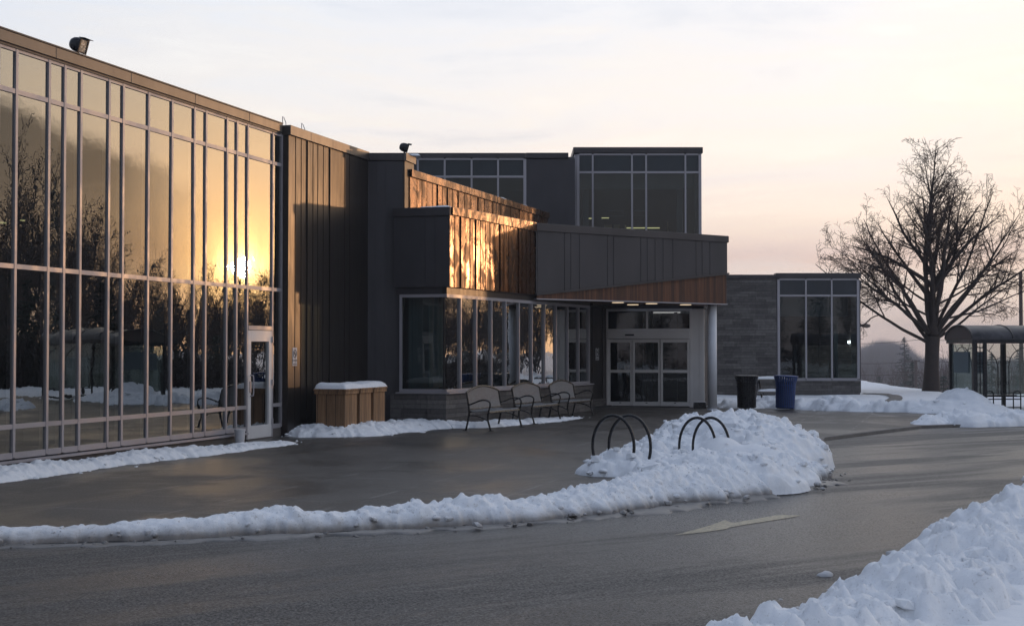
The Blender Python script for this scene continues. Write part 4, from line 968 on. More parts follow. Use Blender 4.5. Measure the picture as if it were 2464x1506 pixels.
# --- flood lights ---------------------------------------------------
def flood(name, label, loc, aim, s=1.0, lit=False):
    rt = thing(name, label, 'flood light', loc, world=False); rt.rotation_euler = (0, 0, aim)
    mb = MB(); mb.box(-.05*s, .05*s, -.05*s, .05*s, 0, .05*s); mb.cyl(0, 0, .04*s, .13*s, .03*s, n=10); mb.build('bracket', 'black_metal', rt)
    # housing: domed back, open square front tilted down; local +x is the aim
    mb = MB(); rows = []
    prof = [(-.19, .0), (-.185, .07), (-.15, .13), (-.08, .17), (.02, .185), (.10, .175), (.14, .17)]
    tilt = R(-16); ct, st_ = math.cos(tilt), math.sin(tilt)
    def tf(x, y, z): return ((x*ct - z*st_)*s, y*s, (x*st_ + z*ct)*s + .26*s)
    for x_, r_ in prof:
        e_ = max(0, min(1, (x_+.19)/.33)); row = []
        for q in range(25):
            a_ = 2*math.pi*q/24; c_, s_ = math.cos(a_), math.sin(a_); k_ = 1/max(abs(c_), abs(s_)); rr = r_*((1-e_*.8) + e_*.8*min(k_, 1.25))
            row.append(tf(x_, rr*c_, rr*s_*.92))
        rows.append(row)
    mb.grid(rows)
    hood = [tf(.09, -.185, .158), tf(.09, .185, .158), tf(.24, .19, .175), tf(.24, -.19, .175)]
    mb.hexa(hood, [(p[0], p[1], p[2]+.012*s) for p in hood])
    mb.build('lamp_housing', 'black_metal', rt, smooth=True)
    mb = MB(); mb.poly([tf(.135, -.15, -.14), tf(.135, .15, -.14), tf(.135, .15, .14), tf(.135, -.15, .14)]); mb.build('lamp_glass', M['lens'], rt)
    mb = MB()
    for (a0, a1, b0, b1) in ((-.185, -.145, -.17, .17), (.145, .185, -.17, .17), (-.145, .145, -.17, -.135), (-.145, .145, .135, .17)):
        p = [tf(.132, a0, b0), tf(.132, a1, b0), tf(.132, a1, b1), tf(.132, a0, b1)]; q_ = [tf(.15, a0, b0), tf(.15, a1, b0), tf(.15, a1, b1), tf(.15, a0, b1)]; mb.hexa(p, q_)
    mb.build('lamp_bezel', 'black_metal', rt)
    return rt
m, q, b, tc = mat('flood_lens'); vo = q.new('ShaderNodeTexVoronoi'); vo.inputs['Scale'].default_value = 22; q.l.new(tc.outputs['Object'], vo.inputs['Vector'])
q.put(b.inputs['Base Color'], q.ramp(vo.outputs[0], [(0, (.9, .9, .85)), (.6, (.3, .32, .3))])); b.inputs['Metallic'].default_value = .8; b.inputs['Roughness'].default_value = .25; M['lens'] = m
a = FA.s(176, -.1); p = FA.pt(a, -.05, 6.42); flood('flood_light', 'black flood light with a bright lens on the glass hall roof edge', p, R(-14), .70)
flood('flood_light', 'small black flood light seen from the side on the tall parapet corner', (X(972, 34.2), 34.2, 6.38), R(10), .62)
# roof hooks
for k, (px, l_) in enumerate(((678, 'roof anchor rod at the corner above the door'), (724, 'roof anchor rod on the metal wall parapet'))):
    a = FB.s(px, -.4); p0 = FB.pt(a, -.4, 6.38); hz = .30
    rt = thing('roof_anchor', 'thin bent ' + l_, 'roof anchor', p0)
    mb = MB(); q_ = lambda dx, z: (p0[0]+dx, p0[1], z)
    mb.tube([q_(0, 6.3), q_(0, 6.38+hz), q_(.03, 6.38+hz-.03), q_(.07, 6.38+hz*.55), q_(.07, 6.3)], .009, 6); mb.build('rod', 'alu', rt)
# --- snow on roofs --------------------------------------------------
def roofsnow(F, a0, a1, o0, o1, z, h, label, seed):
    P = [F.pt(a0, o0, 0)[:2], F.pt(a0, o1, 0)[:2], F.pt(a1, o1, 0)[:2], F.pt(a1, o0, 0)[:2]]
    if sum(P[i][0]*P[(i+1) % 4][1] - P[(i+1) % 4][0]*P[i][1] for i in range(4)) < 0: P.reverse()
    return snowcap('roof_snow', label, P, h, seed, z, res=.06)
roofsnow(FD, FD.s(1226), FD.s(1312), -1.3, -.28, 6.03, .16, 'smooth drift of snow on the sloping roof edge below the tower', 1.1)
roofsnow(FF, .55, LF - .05, -.9, -.08, 5.055, .05, 'thin snow on top of the lower block parapet', 2.7)
roofsnow(FC, .05, 1.2, -.9, -.4, 6.375, .05, 'thin snow on the tall metal wall coping', 3.7)
# --- bucket ---------------------------------------------------------
a = FA.s(578, .22); p = FA.pt(a, .22, 0)
rt = thing('bucket', 'small white plastic bucket in the snow beside the glass door', 'bucket', p)
mb = MB(); mb.tube([(p[0], p[1], .0), (p[0], p[1], .24)], [.088, .102], 24); mb.build('bucket_body', 'bucket', rt, smooth=False)
mb = MB(); mb.cyl(p[0], p[1], .241, .268, .108, n=24); mb.build('lid', 'bucket', rt)
# --- black box by doors ---------------------------------------------
p = (X(1683, 44.0), 44.0)
rt = thing('floor_box', 'low black box with snow on its lid beside the sliding doors', 'box', (p[0], p[1], 0))
mb = MB(); mb.hexa([(p[0]-.19, p[1]-.13, 0), (p[0]+.19, p[1]-.13, 0), (p[0]+.19, p[1]+.13, 0), (p[0]-.19, p[1]+.13, 0)], [(p[0]-.17, p[1]-.11, .19), (p[0]+.17, p[1]-.11, .19), (p[0]+.17, p[1]+.11, .19), (p[0]-.17, p[1]+.11, .19)]); mb.build('box_body', 'black_metal', rt, bevel=.012)
mb = MB(); mb.box(p[0]-.175, p[0]+.175, p[1]-.115, p[1]+.115, .192, .212); mb.build('lid', 'paper', rt, bevel=.008)
# --- benches --------------------------------------------------------
def arc(pts, k=6):
    P = [Vector(p) for p in pts]; o_ = []
    for i in range(len(P)-1):
        p0, p1, p2, p3 = P[max(0, i-1)], P[i], P[i+1], P[min(len(P)-1, i+2)]
        for a_ in range(k):
            t_ = a_/k; o_.append(.5*((2*p1) + (p2-p0)*t_ + (2*p0-5*p1+4*p2-p3)*t_*t_ + (3*p1-p0-3*p2+p3)*t_**3))
    o_.append(P[-1]); return o_
def make_bench():
    """local: x along the seat 0..L, y from the front edge (0) to the back (.62)"""
    L = 1.78; rt = thing('bench', '', 'bench', (0, 0, 0), 'black steel benches under the windows', world=False)
    # seat: slats front to back over two rails
    mb = MB()
    for i in range(34):
        x = .05 + (L - .10)*i/33; mb.tube(arc([(x, .03, .415), (x, .06, .44), (x, .25, .425), (x, .42, .42), (x, .47, .44)], 3), .011, 5)
    sl_ = mb.build('seat', 'slat_metal', rt)
    mb = MB(); mb.tube([(.03, .02, .40), (L-.03, .02, .40)], .021, 8); mb.tube([(.03, .46, .41), (L-.03, .46, .41)], .018, 8); mb.build('seat_rail', 'bench_metal', rt)
    # back: vertical slats between a bottom rail and an arched top rail
    def top(x): f_ = x/L; return .83 + .13*math.sin(math.pi*f_)**.8
    def yb(z): return .47 + .20*(z-.44)
    mb = MB()
    for i in range(32):
        x = .06 + (L - .12)*i/31; z1 = top(x) - .01; mb.tube([(x, yb(.47), .47), (x, yb(.62)+.01, .62), (x, yb(z1), z1)], .0125, 5)
    bk = mb.build('backrest', 'slat_metal', rt)
    mb = MB(); mb.tube([(L*i/24, yb(top(L*i/24)), top(L*i/24)) for i in range(25)], .024, 8); mb.tube([(.03, yb(.47), .47), (L-.03, yb(.47), .47)], .018, 8)
    mb.build('back_frame', 'bench_metal', rt)
    for x in (0.0, L):
        mb = MB(); mb.tube(arc([(x, yb(.83)+.0, .84), (x, yb(.6), .6), (x, .48, .42), (x, .50, .25), (x, .56, 0.0)], 5), .022, 7); mb.box(x-.03, x+.03, .53, .62, 0, .012); mb.build('leg', 'bench_metal', rt)
        mb = MB(); mb.tube(arc([(x, .02, .40), (x, .03, .25), (x, -.01, .10), (x, -.04, 0.0)], 5), .022, 7); mb.box(x-.03, x+.03, -.10, .0, 0, .012)
        mb.tube(arc([(x, .49, .33), (x, .35, .33), (x, .18, .29), (x, .03, .22)], 5), .014, 6); mb.build('leg', 'bench_metal', rt)
        mb = MB(); mb.tube(arc([(x, .50, .56), (x, .38, .60), (x, .20, .665), (x, .06, .665), (x, -.02, .61), (x, -.01, .50), (x, .02, .41)], 5), .018, 7); mb.build('armrest', 'bench_metal', rt)
    return rt
bench = make_bench()
bd = FE.d; ang = math.atan2(bd[1], bd[0])
spots = [((-.50, 31.85), 'nearest black steel bench with arched slat back, beside the bay corner'), ((.50, 34.95), 'middle black steel bench of the row under the ribbon window'), ((1.47, 37.75), 'farthest black steel bench, next to the pier with the small sign')]
for i, ((x, y), l_) in enumerate(spots):
    o_ = bench if i == 0 else copy_tree(bench); o_.location = (x, y, 0.0); o_.rotation_euler = (0, 0, ang); o_['label'] = l_
# --- hoop racks -----------------------------------------------------
def make_rack():
    rt = thing('bicycle_rack', '', 'bicycle rack', (0, 0, 0), 'hoop bicycle racks in the snow', world=False)
    for k in range(2):
        mb = MB(); r1, r2 = .285, .44; dx = k*.235; pts = []
        for q in range(-56, 237, 8):
            a_ = R(q); pts.append((dx + r1*math.cos(a_)*1.0, -r1*math.cos(a_)*.62 + .0, .415 + r2*math.sin(a_)))
        mb.tube(pts, .022, 10); mb.build('hoop', 'black_metal', rt, smooth=True)
    mb = MB(); mb.box(-.35, .60, -.02, .03, -.01, .03); mb.build('base_bar', 'black_metal', rt)
    return rt
rk = make_rack()
def z_at(px, py, y): return Zh(py, y)
for i, (cxp, y, l_) in enumerate(((1475, 20.9, 'nearer pair of black steel hoops standing at the left of the snow heap'), (1677, 21.3, 'farther pair of black steel hoops buried in the snow heap'))):
    o_ = rk if i == 0 else copy_tree(rk); o_.location = (X(cxp, y), y, -.02 if i == 0 else -.07); o_['label'] = l_
    if i: o_.scale = (.86, 1, 1)
# --- litter bins ----------------------------------------------------
def make_bin(m_, label, x, y):
    rt = thing('litter_bin', label, 'litter bin', (x, y, 0), world=False)
    def lathe_slat(a_, wd):
        prof = [(.27, .05), (.275, .30), (.285, .62), (.30, .80), (.335, .93), (.35, .985)]
        k_ = len(mb.v)
        for r_, z in prof:
            for s_ in (-1, 1):
                aa = a_ + s_*wd/r_/2
                for dr_ in (0, .008): mb.v.append(((r_+dr_)*math.cos(aa), (r_+dr_)*math.sin(aa), z))
        for i in range(len(prof)-1):
            b0, b1_ = k_+i*4, k_+(i+1)*4
            mb.f.extend([(b0, b0+2, b1_+2, b1_), (b0+1, b1_+1, b1_+3, b0+3), (b0, b1_, b1_+1, b0+1), (b0+2, b0+3, b1_+3, b1_+2)])
    mb = MB()
    for i in range(30): lathe_slat(2*math.pi*i/30, .036)
    mb.build('slat_basket', m_, rt)
    mb = MB()
    for r_, z in ((.278, .10), (.292, .72)): mb.tube([(r_*math.cos(R(q)), r_*math.sin(R(q)), z) for q in range(0, 360, 12)], .012, 6, close=True)
    mb.tube([(.352*math.cos(R(q)), .352*math.sin(R(q)), .99) for q in range(0, 360, 10)], .016, 8, close=True); mb.build('rim', m_, rt)
    mb = MB(); mb.tube([(0, 0, .03), (0, 0, .82)], [.235, .25], 24); mb.build('liner', 'rubber', rt)
    mb = MB(); rows = [[(r_*math.cos(R(q)), r_*math.sin(R(q)), z) for q in range(0, 361, 15)] for r_, z in ((.35, 1.0), (.30, 1.015), (.19, 1.02), (.185, 1.0))]; mb.grid(rows); mb.build('lid', m_, rt, smooth=True)
    return rt
make_bin('black_metal', 'black slatted steel litter bin standing in snow near the column', X(1796, 43.6), 43.6)
b2_ = make_bin('blue_metal', 'blue slatted steel litter bin in snow, slightly leaning', X(1888, 43.2), 43.2); b2_.rotation_euler = (0, R(2.0), .3)
# --- bench with snow behind the bins --------------------------------
yy = 47.0; xa, xb = X(1818, yy), X(1895, yy)
rt = thing('picnic_table', 'snow-covered table with plank bench between the two bins', 'table', ((xa+xb)/2, yy, 0))
mb = MB(); mb.box(xa, xb, yy, yy+.7, .78, .83); mb.build('tabletop', 'kerb', rt, bevel=.01)
mb = MB(); mb.box(xa, xb, yy-.6, yy-.3, .40, .45); mb.build('seat', 'kerb', rt, bevel=.01)
for x in (xa+.15, xb-.15):
    mb = MB(); mb.tube([(x, yy-.5, .0), (x, yy+.25, .78)], .03, 6); mb.tube([(x, yy+1.1, .0), (x, yy+.4, .78)], .03, 6); mb.tube([(x, yy-.5, .38), (x, yy+.6, .38)], .025, 6); mb.build('leg', 'black_metal', rt)
snowcap('snow_cover', 'flat snow on the table behind the litter bins', [(xa, yy), (xb, yy), (xb, yy+.7), (xa, yy+.7)], .07, 5, .83, res=.05)
snowcap('snow_cover', 'strip of snow on the plank seat behind the litter bins', [(xa, yy-.6), (xb, yy-.6), (xb, yy-.3), (xa, yy-.3)], .06, 6, .45, res=.05)
# --- bus shelter ----------------------------------------------------
sf = (X(2344, 41.8), 41.8); sdir = Vector((1.0, .085)).normalized(); sb = Vector((-.085, 1.0)).normalized()
SH = thing('bus_shelter', 'dark bronze bus shelter with barrel roof and arched glass panels', 'bus shelter', (sf[0], sf[1], 0), world=False)
SH.rotation_euler = (0, 0, math.atan2(sdir.y, sdir.x))
SHL, SHW, EZ = 4.6, 1.75, 1.96
def shbox(mb, *a_): mb.box(*a_)
posts = [(0, 0), (0, SHW), (.30, 0), (1.75, SHW), (1.75-.0, 0), (3.2, SHW), (3.2, 0), (SHL, 0), (SHL, SHW), (.30+1.1, SHW)]
for (x, y) in ((0, 0), (0, SHW), (.32, .02), (1.62, SHW), (3.1, SHW), (3.1, 0), (SHL, 0), (SHL, SHW)):
    mb = MB(); r_ = .05 if x != .32 else .045; mb.box(x-r_, x+r_, y-r_, y+r_, 0, EZ); mb.build('post', 'bronze' if 'bronze' in M else 'black_metal', SH)
mb = MB(); mb.box(-.10, SHL+.10, -.10, 0.0, EZ+.002, EZ+.13); mb.box(-.10, SHL+.10, SHW, SHW+.10, EZ+.002, EZ+.13); mb.box(-.10, 0.0, .002, SHW-.002, EZ+.002, EZ+.13); mb.box(SHL, SHL+.1, .002, SHW-.002, EZ+.002, EZ+.13); mb.build('eave_beam', 'black_metal', SH)
rows = []; NR = 14
mb = MB(); rise = .40
for x in [-.12 + (SHL+.24)*i/20 for i in range(21)]:
    rows.append([(x, SHW/2 - (SHW/2+.14)*math.cos(math.pi*q/NR), EZ+.13 + rise*math.sin(math.pi*q/NR)) for q in range(NR+1)])
mb.grid(rows)
rows2 = [[(x, y, z-.03) for x, y, z in r_] for r_ in rows]; mb.grid([list(reversed(r_)) for r_ in rows2])
RF = mb.build('roof', 'snow_dust', SH, smooth=True)
for x in (-.12, -.12+(SHL+.24)/4, -.12+(SHL+.24)/2, -.12+(SHL+.24)*.75, SHL+.12):
    mb = MB(); mb.tube([(x, SHW/2 - (SHW/2+.14)*math.cos(math.pi*q/NR), EZ+.135 + rise*math.sin(math.pi*q/NR)) for q in range(NR+1)], .022, 6); mb.build('roof_rib', 'black_metal', RF)
for x in (-.10, SHL+.10):
    mb = MB(); mb.poly([(x, SHW/2 - (SHW/2+.13)*math.cos(math.pi*q/NR), EZ+.12 + rise*math.sin(math.pi*q/NR)) for q in range(NR+1)]); mb.build('gable', 'pole', SH)
def arched(name, P0, P1, z0=.38, z1=EZ, rails=True, pane_=True, label=None):
    """glass bay between two points with an arch, spokes and side rods"""
    p0, p1 = Vector((*P0, 0)), Vector((*P1, 0)); L_ = (p1-p0).length; u = (p1-p0)/L_
    def at(s_, z): q_ = p0+u*s_; return (q_.x, q_.y, z)
    mb = MB(); r_ = L_*.5-.12; zc = z1-.14-r_*.95; cx2 = L_/2
    apts = [at(cx2-r_, z0+.02)] + [at(cx2 - r_*math.cos(R(q)), zc + r_*math.sin(R(q))) for q in range(0, 181, 12)] + [at(cx2+r_, z0+.02)]
    mb.tube(apts, .013, 6)
    for q in (30, 90, 150) if L_ < 1 else (25, 55, 90, 125, 155):
        c_, s_ = math.cos(R(q)), math.sin(R(q)); k_ = min((L_/2-.02)/max(abs(c_), 1e-3), (z1-zc-.01)/max(s_, 1e-3))
        mb.tube([at(cx2+r_*c_, zc+r_*s_), at(cx2+k_*c_, zc+k_*s_)], .010, 5)
    for s_ in (.03, L_-.03): mb.tube([at(s_, z0), at(s_, z1)], .012, 5)
    for z in (z0, ): mb.tube([at(0, z), at(L_, z)], .018, 6)
    for z in (.78, 1.40):
        for s_ in (.075, L_-.075): mb.tube([at(s_+.035*math.cos(R(q)), z+.035*math.sin(R(q))) for q in range(0, 360, 45)], .008, 4, close=True)
    fr_ = mb.build(name, 'black_metal', SH)
    if label: fr_['label'] = label
    if pane_:
        mb = MB(); mb.poly([at(.02, z0+.01), at(L_-.02, z0+.01), at(L_-.02, z1-.01), at(.02, z1-.01)]); mb.build('pane', 'glass_shelter', fr_)
    return fr_
arched('arched_panel', (0, SHW-.05), (0, .05)); arched('arched_panel', (0.05, SHW), (1.57, SHW)); arched('arched_panel', (1.67, SHW), (3.05, SHW)); arched('arched_panel', (3.15, SHW), (SHL-.05, SHW)); arched('arched_panel', (SHL, SHW-.05), (SHL, .05))
arched('arched_panel', (1.60, -.0), (3.05, -.0)); arched('arched_panel', (3.15, -.0), (SHL-.05, -.0))
arched('arched_panel', (.05, .0), (.29, .0), pane_=False)
mb = MB(); mb.box(1.55, 1.60, -.03, .03, 0, EZ); mb.build('post', 'black_metal', SH)
for (x0, x1, z0, z1, l_) in ((.06, .27, 1.10, 1.72, 'timetable'), (2.0, 2.9, 1.1, 1.45, 'notice')):
    mb = MB(); mb.box(x0, x1, .03, .045, z0, z1); nb = mb.build('notice_board', 'notice', SH) if 'notice' in M else mb.build('notice_board', 'room_wall', SH)
    mb = MB()
    for k in range(5): mb.box(x0+.03, x1-.03, .022, .029, z0+.06+k*(z1-z0-.1)/5, z0+.085+k*(z1-z0-.1)/5)
    mb.build('printed_line', 'ink', nb)
mb = MB(); mb.box(-.04, 0.03, .35, 1.45, 1.10, 1.72); mb.build('notice_board', 'room_wall', SH)
# low bench with hoops inside
mb = MB(); mb.box(.42, 1.50, .55, .90, .42, .46); mb.build('seat', 'black_metal', SH)
for x in (.55, 1.37):
    mb = MB(); mb.tube([(x, .50, 0), (x, .50, .48)] + [(x+.0 + .11 - .11*math.cos(R(q)), .50, .48+.10*math.sin(R(q))) for q in range(15, 180, 20)] + [(x+.22, .50, .48), (x+.22, .50, 0)], .018, 6); mb.build('armrest', 'black_metal', SH)
for zz in (.10, .34, .50): mb = MB(); mb.tube([(.36, .48, zz), (1.60, .48, zz)], .018, 6); mb.build('rail', 'black_metal', SH)
mb = MB(); mb.box(1.6, SHL, -.02, .02, .06, .12); mb.build('kick_rail', 'black_metal', SH)
# --- poles and street lamp ------------------------------------------
def upole(px, y, top_z, base_z, label, arms=(), r0=.13, wires=True, cat='utility pole'):
    x = X(px, y); rt = thing('utility_pole', label, cat, (x, y, base_z))
    mb = MB(); mb.cyl(x, y, base_z-.5, top_z, r0*1.3, r0, 10); mb.build('pole', 'pole', rt)
    for z, half in arms:
        mb = MB(); mb.box(x-half, x+half*.35, y-.16, y-.13, z-.05, z+.05)
        mb.build('crossarm', 'pole', rt)
        for d_ in (-half*.95, -half*.5, half*.3):
            mb = MB(); mb.cyl(x+d_, y-.145, z+.05, z+.22, .035, .02, 6); mb.build('insulator', 'pole', rt)
    return rt
upole(2203, 200, Zh(866, 200), -16, 'distant grey utility pole with two crossarms beyond the snow ridge', ((Zh(868, 200), 1.5), (Zh(896, 200), 2.3)), r0=.20)
upole(2457, 72, Zh(655, 72), -2, 'tall reddish pole rising behind the bare tree at the right edge', (), r0=.085)
mb = MB(); 
for k, (pya, pyb) in enumerate(((867, 870), (895, 898), (823, 818))):
    x0, x1 = X(1950, 198), X(2203, 200); x2 = X(2700, 204)
    za, zb = Zh(pya-3, 198), Zh(pyb, 200)
    pts = [(x0+(x1-x0)*i/10, 198+.2*i, za+(zb-za)*i/10 - 1.1*math.sin(math.pi*i/10)*.4) for i in range(11)] + [(x1+(x2-x1)*i/10, 200+.4*i, zb+.1*i - .9*math.sin(math.pi*i/10)*.5) for i in range(1, 11)]
    mb.tube(pts, .03, 4)
o_ = mb.build('overhead_wire', 'pole'); tag(o_, 'thin overhead wires strung past the distant utility pole', 'wires')
yl = 95; xl, zl = X(2083, yl), Zh(784, yl)
rt = thing('street_lamp', 'street lamp head reaching out from behind the stone wing', 'street lamp', (X(2020, yl), yl, -4))
mb = MB(); mb.cyl(X(2020, yl), yl, -4, zl-.3, .10, .07, 10); mb.build('post', 'pole', rt)
mb = MB(); mb.tube([(X(2020, yl), yl, zl-.3), (X(2035, yl), yl, zl-.05), (X(2072, yl), yl, zl+.02)], .035, 6); mb.build('arm', 'pole', rt)
mb = MB(); mb.tube([(X(2070, yl), yl, zl+.03), (X(2076, yl), yl, zl+.02), (X(2086, yl), yl, zl-.0), (X(2094, yl), yl, zl+.0)], [.05, .12, .15, .07], 10); mb.build('lamp_head', 'pole', rt, smooth=True)

# ================================================================== TREES
def branch(mb_big, mb_small, rng, p, d, L, r, lvl, spec, env):
    step = spec['step'][lvl]; n = max(2, int(L/step)); pts = [p.copy()]; rr = [r]
    q = p.copy(); dd = d.copy(); up = spec['up'][lvl]
    for i in range(n):
        f = (i+1)/n
        dd = dd + Vector((rng.gauss(0, 1), rng.gauss(0, 1), rng.gauss(0, 1)))*spec['jit'][lvl] + Vector((0, 0, up*step))
        dd.normalize(); q = q + dd*step
        if env and env(q) > 1: n = i+1; pts.append(q.copy()); rr.append(r*.2); break
        pts.append(q.copy()); rr.append(max(spec['rmin'], r*(1-f)**.8 + r*.12))
        if lvl+1 < len(spec['step']) and f > spec['start'][lvl]:
            for _ in range(spec['kids'][lvl]):
                if rng.random() < spec['prob'][lvl]:
                    a = dd.orthogonal().normalized(); a.rotate(Matrix.Rotation(rng.uniform(0, 6.283), 3, dd))
                    ang = R(rng.uniform(*spec['ang'][lvl])); kd = (dd*math.cos(ang) + a*math.sin(ang)).normalized()
                    kl = max(step, L*spec['ratio'][lvl]*(1.15-f*.75)*rng.uniform(.6, 1.15))
                    kl = min(kl, spec['lmax'][lvl])
                    branch(mb_big, mb_small, rng, q, kd, kl, max(spec['rmin'], min(rr[-1]*.5, r*.38)), lvl+1, spec, env)
    tgt = mb_big if lvl <= spec['big'] else mb_small
    tgt.tube(pts, rr, (7, 6, 4, 3, 3)[min(4, lvl)], cap=False)
# --- the big bare tree ----------------------------------------------
rng = random.Random(21); ty = 60.0; tx = X(2241, ty); tz = terrain(tx, ty) - .05
T = thing('bare_tree', 'large leafless tree with a fan of ascending limbs on the snow ridge', 'tree', (tx, ty, tz))
big, small = MB(), MB()
def env_main(q):
    dx, dy, dz = (q.x-tx)/4.75, (q.y-ty)/4.4, (q.z-5.8)/4.6
    hz = max(0, -dz); return abs(dx)**2.7 + abs(dy)**2.7 + abs(dz)**2.7 * (1.0 if dz > 0 else .85) + .18*noise.noise(q*.7)
spec = dict(step=[.28, .20, .14, .09], up=[.035, .10, .12, .12], jit=[.05, .08, .12, .2], start=[.34, .14, .1, 0], kids=[2, 2, 2, 0], prob=[.50, .62, .66, 0],
            ang=[(28, 58), (30, 60), (30, 70), (0, 0)], ratio=[.42, .42, .5, 0], lmax=[2.3, .95, .34, 0], rmin=.0065, big=1)
trunk = [(tx-.03, ty, tz-.2), (tx-.02, ty, tz+.15), (tx, ty, tz+1.0), (tx+.03, ty, tz+1.75), (tx+.05, ty, tz+2.3)]
mb = MB(); mb.tube(trunk, [.46, .36, .29, .285, .30], 14)
fork = [(.10, 3.6, .15, 1.7, -100), (.42, 5.4, .15, 2.0, 176), (.62, 5.0, .13, 1.9, 170), (.95, 5.6, .12, 1.9, 185), (1.15, 4.6, .10, 2.1, 8), (.85, 5.6, .15, 2.1, 3), (.6, 5.6, .15, 2.2, -12), (.42, 6, .14, 2.2, 20), (.25, 6.2, .16, 2.3, 0),
        (.12, 7, .17, 2.3, 120), (.05, 7.2, .16, 2.4, -60), (.3, 6.6, .14, 2.3, 190), (.5, 6, .12, 2.3, 40), (.95, 5, .1, 2.3, 150), (.8, 5.2, .11, 2.3, -150), (.75, 5.4, .11, 2.4, -25), (.9, 5, .1, 2.3, -150), (1.1, 4.8, .09, 2.4, 150),
        (1.25, 4.6, .08, 2.9, -5), (1.2, 4.8, .08, 3.1, 182), (1.15, 4.5, .08, 3.5, 10), (1.1, 4.5, .08, 3.6, 172)]
# leader carrying the upper limbs
lead = [Vector((tx+.05, ty, tz+2.2)), Vector((tx+.10, ty, tz+3.2)), Vector((tx+.06, ty, tz+4.2)), Vector((tx+.14, ty, tz+5.4))]
mb.tube(lead, [.24, .16, .11, .07], 10)
mb.build('trunk', 'bark', T, smooth=True)
for (inc, L, r, h, az) in fork:
    d = Vector((math.sin(inc)*math.cos(R(az)), math.sin(inc)*math.sin(R(az)), math.cos(inc)))
    branch(big, small, rng, Vector((tx+.04, ty, tz+h)), d, L*1.1, r*.56, 0, spec, env_main)
for k in range(10):
    f = rng.uniform(0, 1); p = lead[1].lerp(lead[3], f); az = k*137.5; inc = rng.uniform(.45, .95)*(1.1-.5*f)
    d = Vector((math.sin(inc)*math.cos(R(az)), math.sin(inc)*math.sin(R(az)), math.cos(inc)))
    branch(big, small, rng, p, d, 4.6-f*.8, .085, 0, spec, env_main)
big.build('limb', 'bark', T); small.build('twigs', 'twig', T)
TREE_STAT = (len(big.f), len(small.f))

# --- trees west of the lot, seen in the glass and as neighbours -----
def bare_variant(seed, H, spread, r0):
    rng = random.Random(seed); rt = thing('bare_tree', '', 'tree', (0, 0, 0), world=False)
    b_, s_ = MB(), MB()
    sp = dict(step=[.6, .45, .32], up=[.05, .28, .3], jit=[.04, .09, .16], start=[.25, .15, 0], kids=[3, 2, 0], prob=[.85, .75, 0],
              ang=[(22, 50), (25, 55), (0, 0)], ratio=[.36, .42, 0], lmax=[spread, 1.3, 0], rmin=.014, big=0)
    branch(b_, s_, rng, Vector((0, 0, -.3)), Vector((0, 0, 1)), H, r0, 0, sp, None)
    for k in range(3):
        a_ = rng.uniform(0, 6.28); branch(b_, s_, rng, Vector((0, 0, H*.15)), Vector((math.cos(a_)*.35, math.sin(a_)*.35, 1)).normalized(), H*.75, r0*.6, 0, sp, None)
    b_.build('trunk', 'bark', rt); s_.build('crown', 'twig', rt); return rt
def conifer_variant(seed, H, Rb):
    rng = random.Random(seed); rt = thing('conifer', '', 'tree', (0, 0, 0), world=False)
    t_ = MB(); t_.tube([(0, 0, -.5), (0, 0, H)], [.22, .03], 7); t_.build('trunk', 'bark', rt)
    c_ = MB(); z = H*.08
    while z < H:
        f = z/H; L0 = Rb*(1-f)**.75 + .12; nb = 8 if f < .8 else 5
        for k in range(nb):
            a_ = rng.uniform(0, 6.283); L_ = L0*rng.uniform(.6, 1.15); dr = rng.uniform(-.3, .1)
            n_ = max(2, int(L_/.28))
            for i in range(n_):
                s_ = L_*(i+.6)/n_; x, y, zz = s_*math.cos(a_), s_*math.sin(a_), z + dr*s_ + .02*s_*s_
                for _ in range(3):
                    e = Vector((rng.gauss(0, 1), rng.gauss(0, 1), rng.gauss(0, .4))).normalized()*rng.uniform(.18, .38); e2 = e.orthogonal().normalized()*.055
                    p_ = Vector((x, y, zz)); c_.poly([p_-e2, p_+e2, p_+e+Vector((0, 0, -.05))])
        z += .24
    c_.build('crown', 'needle', rt); return rt
v1, v2, v3 = bare_variant(3, 11.5, 3.2, .17), bare_variant(8, 9.5, 3.6, .15), bare_variant(14, 13.0, 3.4, .2)
c1, c2 = conifer_variant(5, 10.5, 2.6), conifer_variant(6, 7.0, 1.9)
used = set()
def put(v, x, y, z, s, rz, label, group):
    o_ = v if v.name not in used else copy_tree(v)
    used.add(v.name); o_.location = (x, y, z); o_.scale = (s, s, s*1.0); o_.rotation_euler = (0, 0, rz); o_['label'] = label; o_['group'] = group; return o_
rng = random.Random(77); k = 0
GB = 'leafless trees of the belt beyond the lot'; GC = 'evergreens of the belt beyond the lot'
# belt: azimuth as seen from the mirror image of the camera in the glass hall
mx, my = -25.0, 7.5
az = 37.5
while az < 66:
    for row in range(3):
        if rng.random() < (.12 if az > 49 else (.42 if az > 43.5 else .82)): continue
        d = (138, 150, 165)[row] + rng.uniform(-5, 5); a_ = R(az + rng.uniform(-.7, .7) + row*.45)
        x, y = mx + d*math.sin(a_), my + d*math.cos(a_)
        if x / y < .385: continue
        hf = .60 + .74*min(1, max(0, (az-45)/7)) + rng.uniform(-.12, .2)
        if rng.random() < (.10 if az < 51 else .30):
            put(rng.choice((c1, c2)), x, y, -.4, hf*rng.uniform(.75, 1.1), rng.uniform(0, 6), 'dark evergreen standing in the belt of trees beyond the lot', GC)
        else:
            put(rng.choice((v1, v2, v3)), x, y, -.4, hf*rng.uniform(.85, 1.1), rng.uniform(0, 6), 'leafless tree standing in the belt beyond the lot', GB)
    az += .95 if az < 57 else 1.6
rng = random.Random(78)
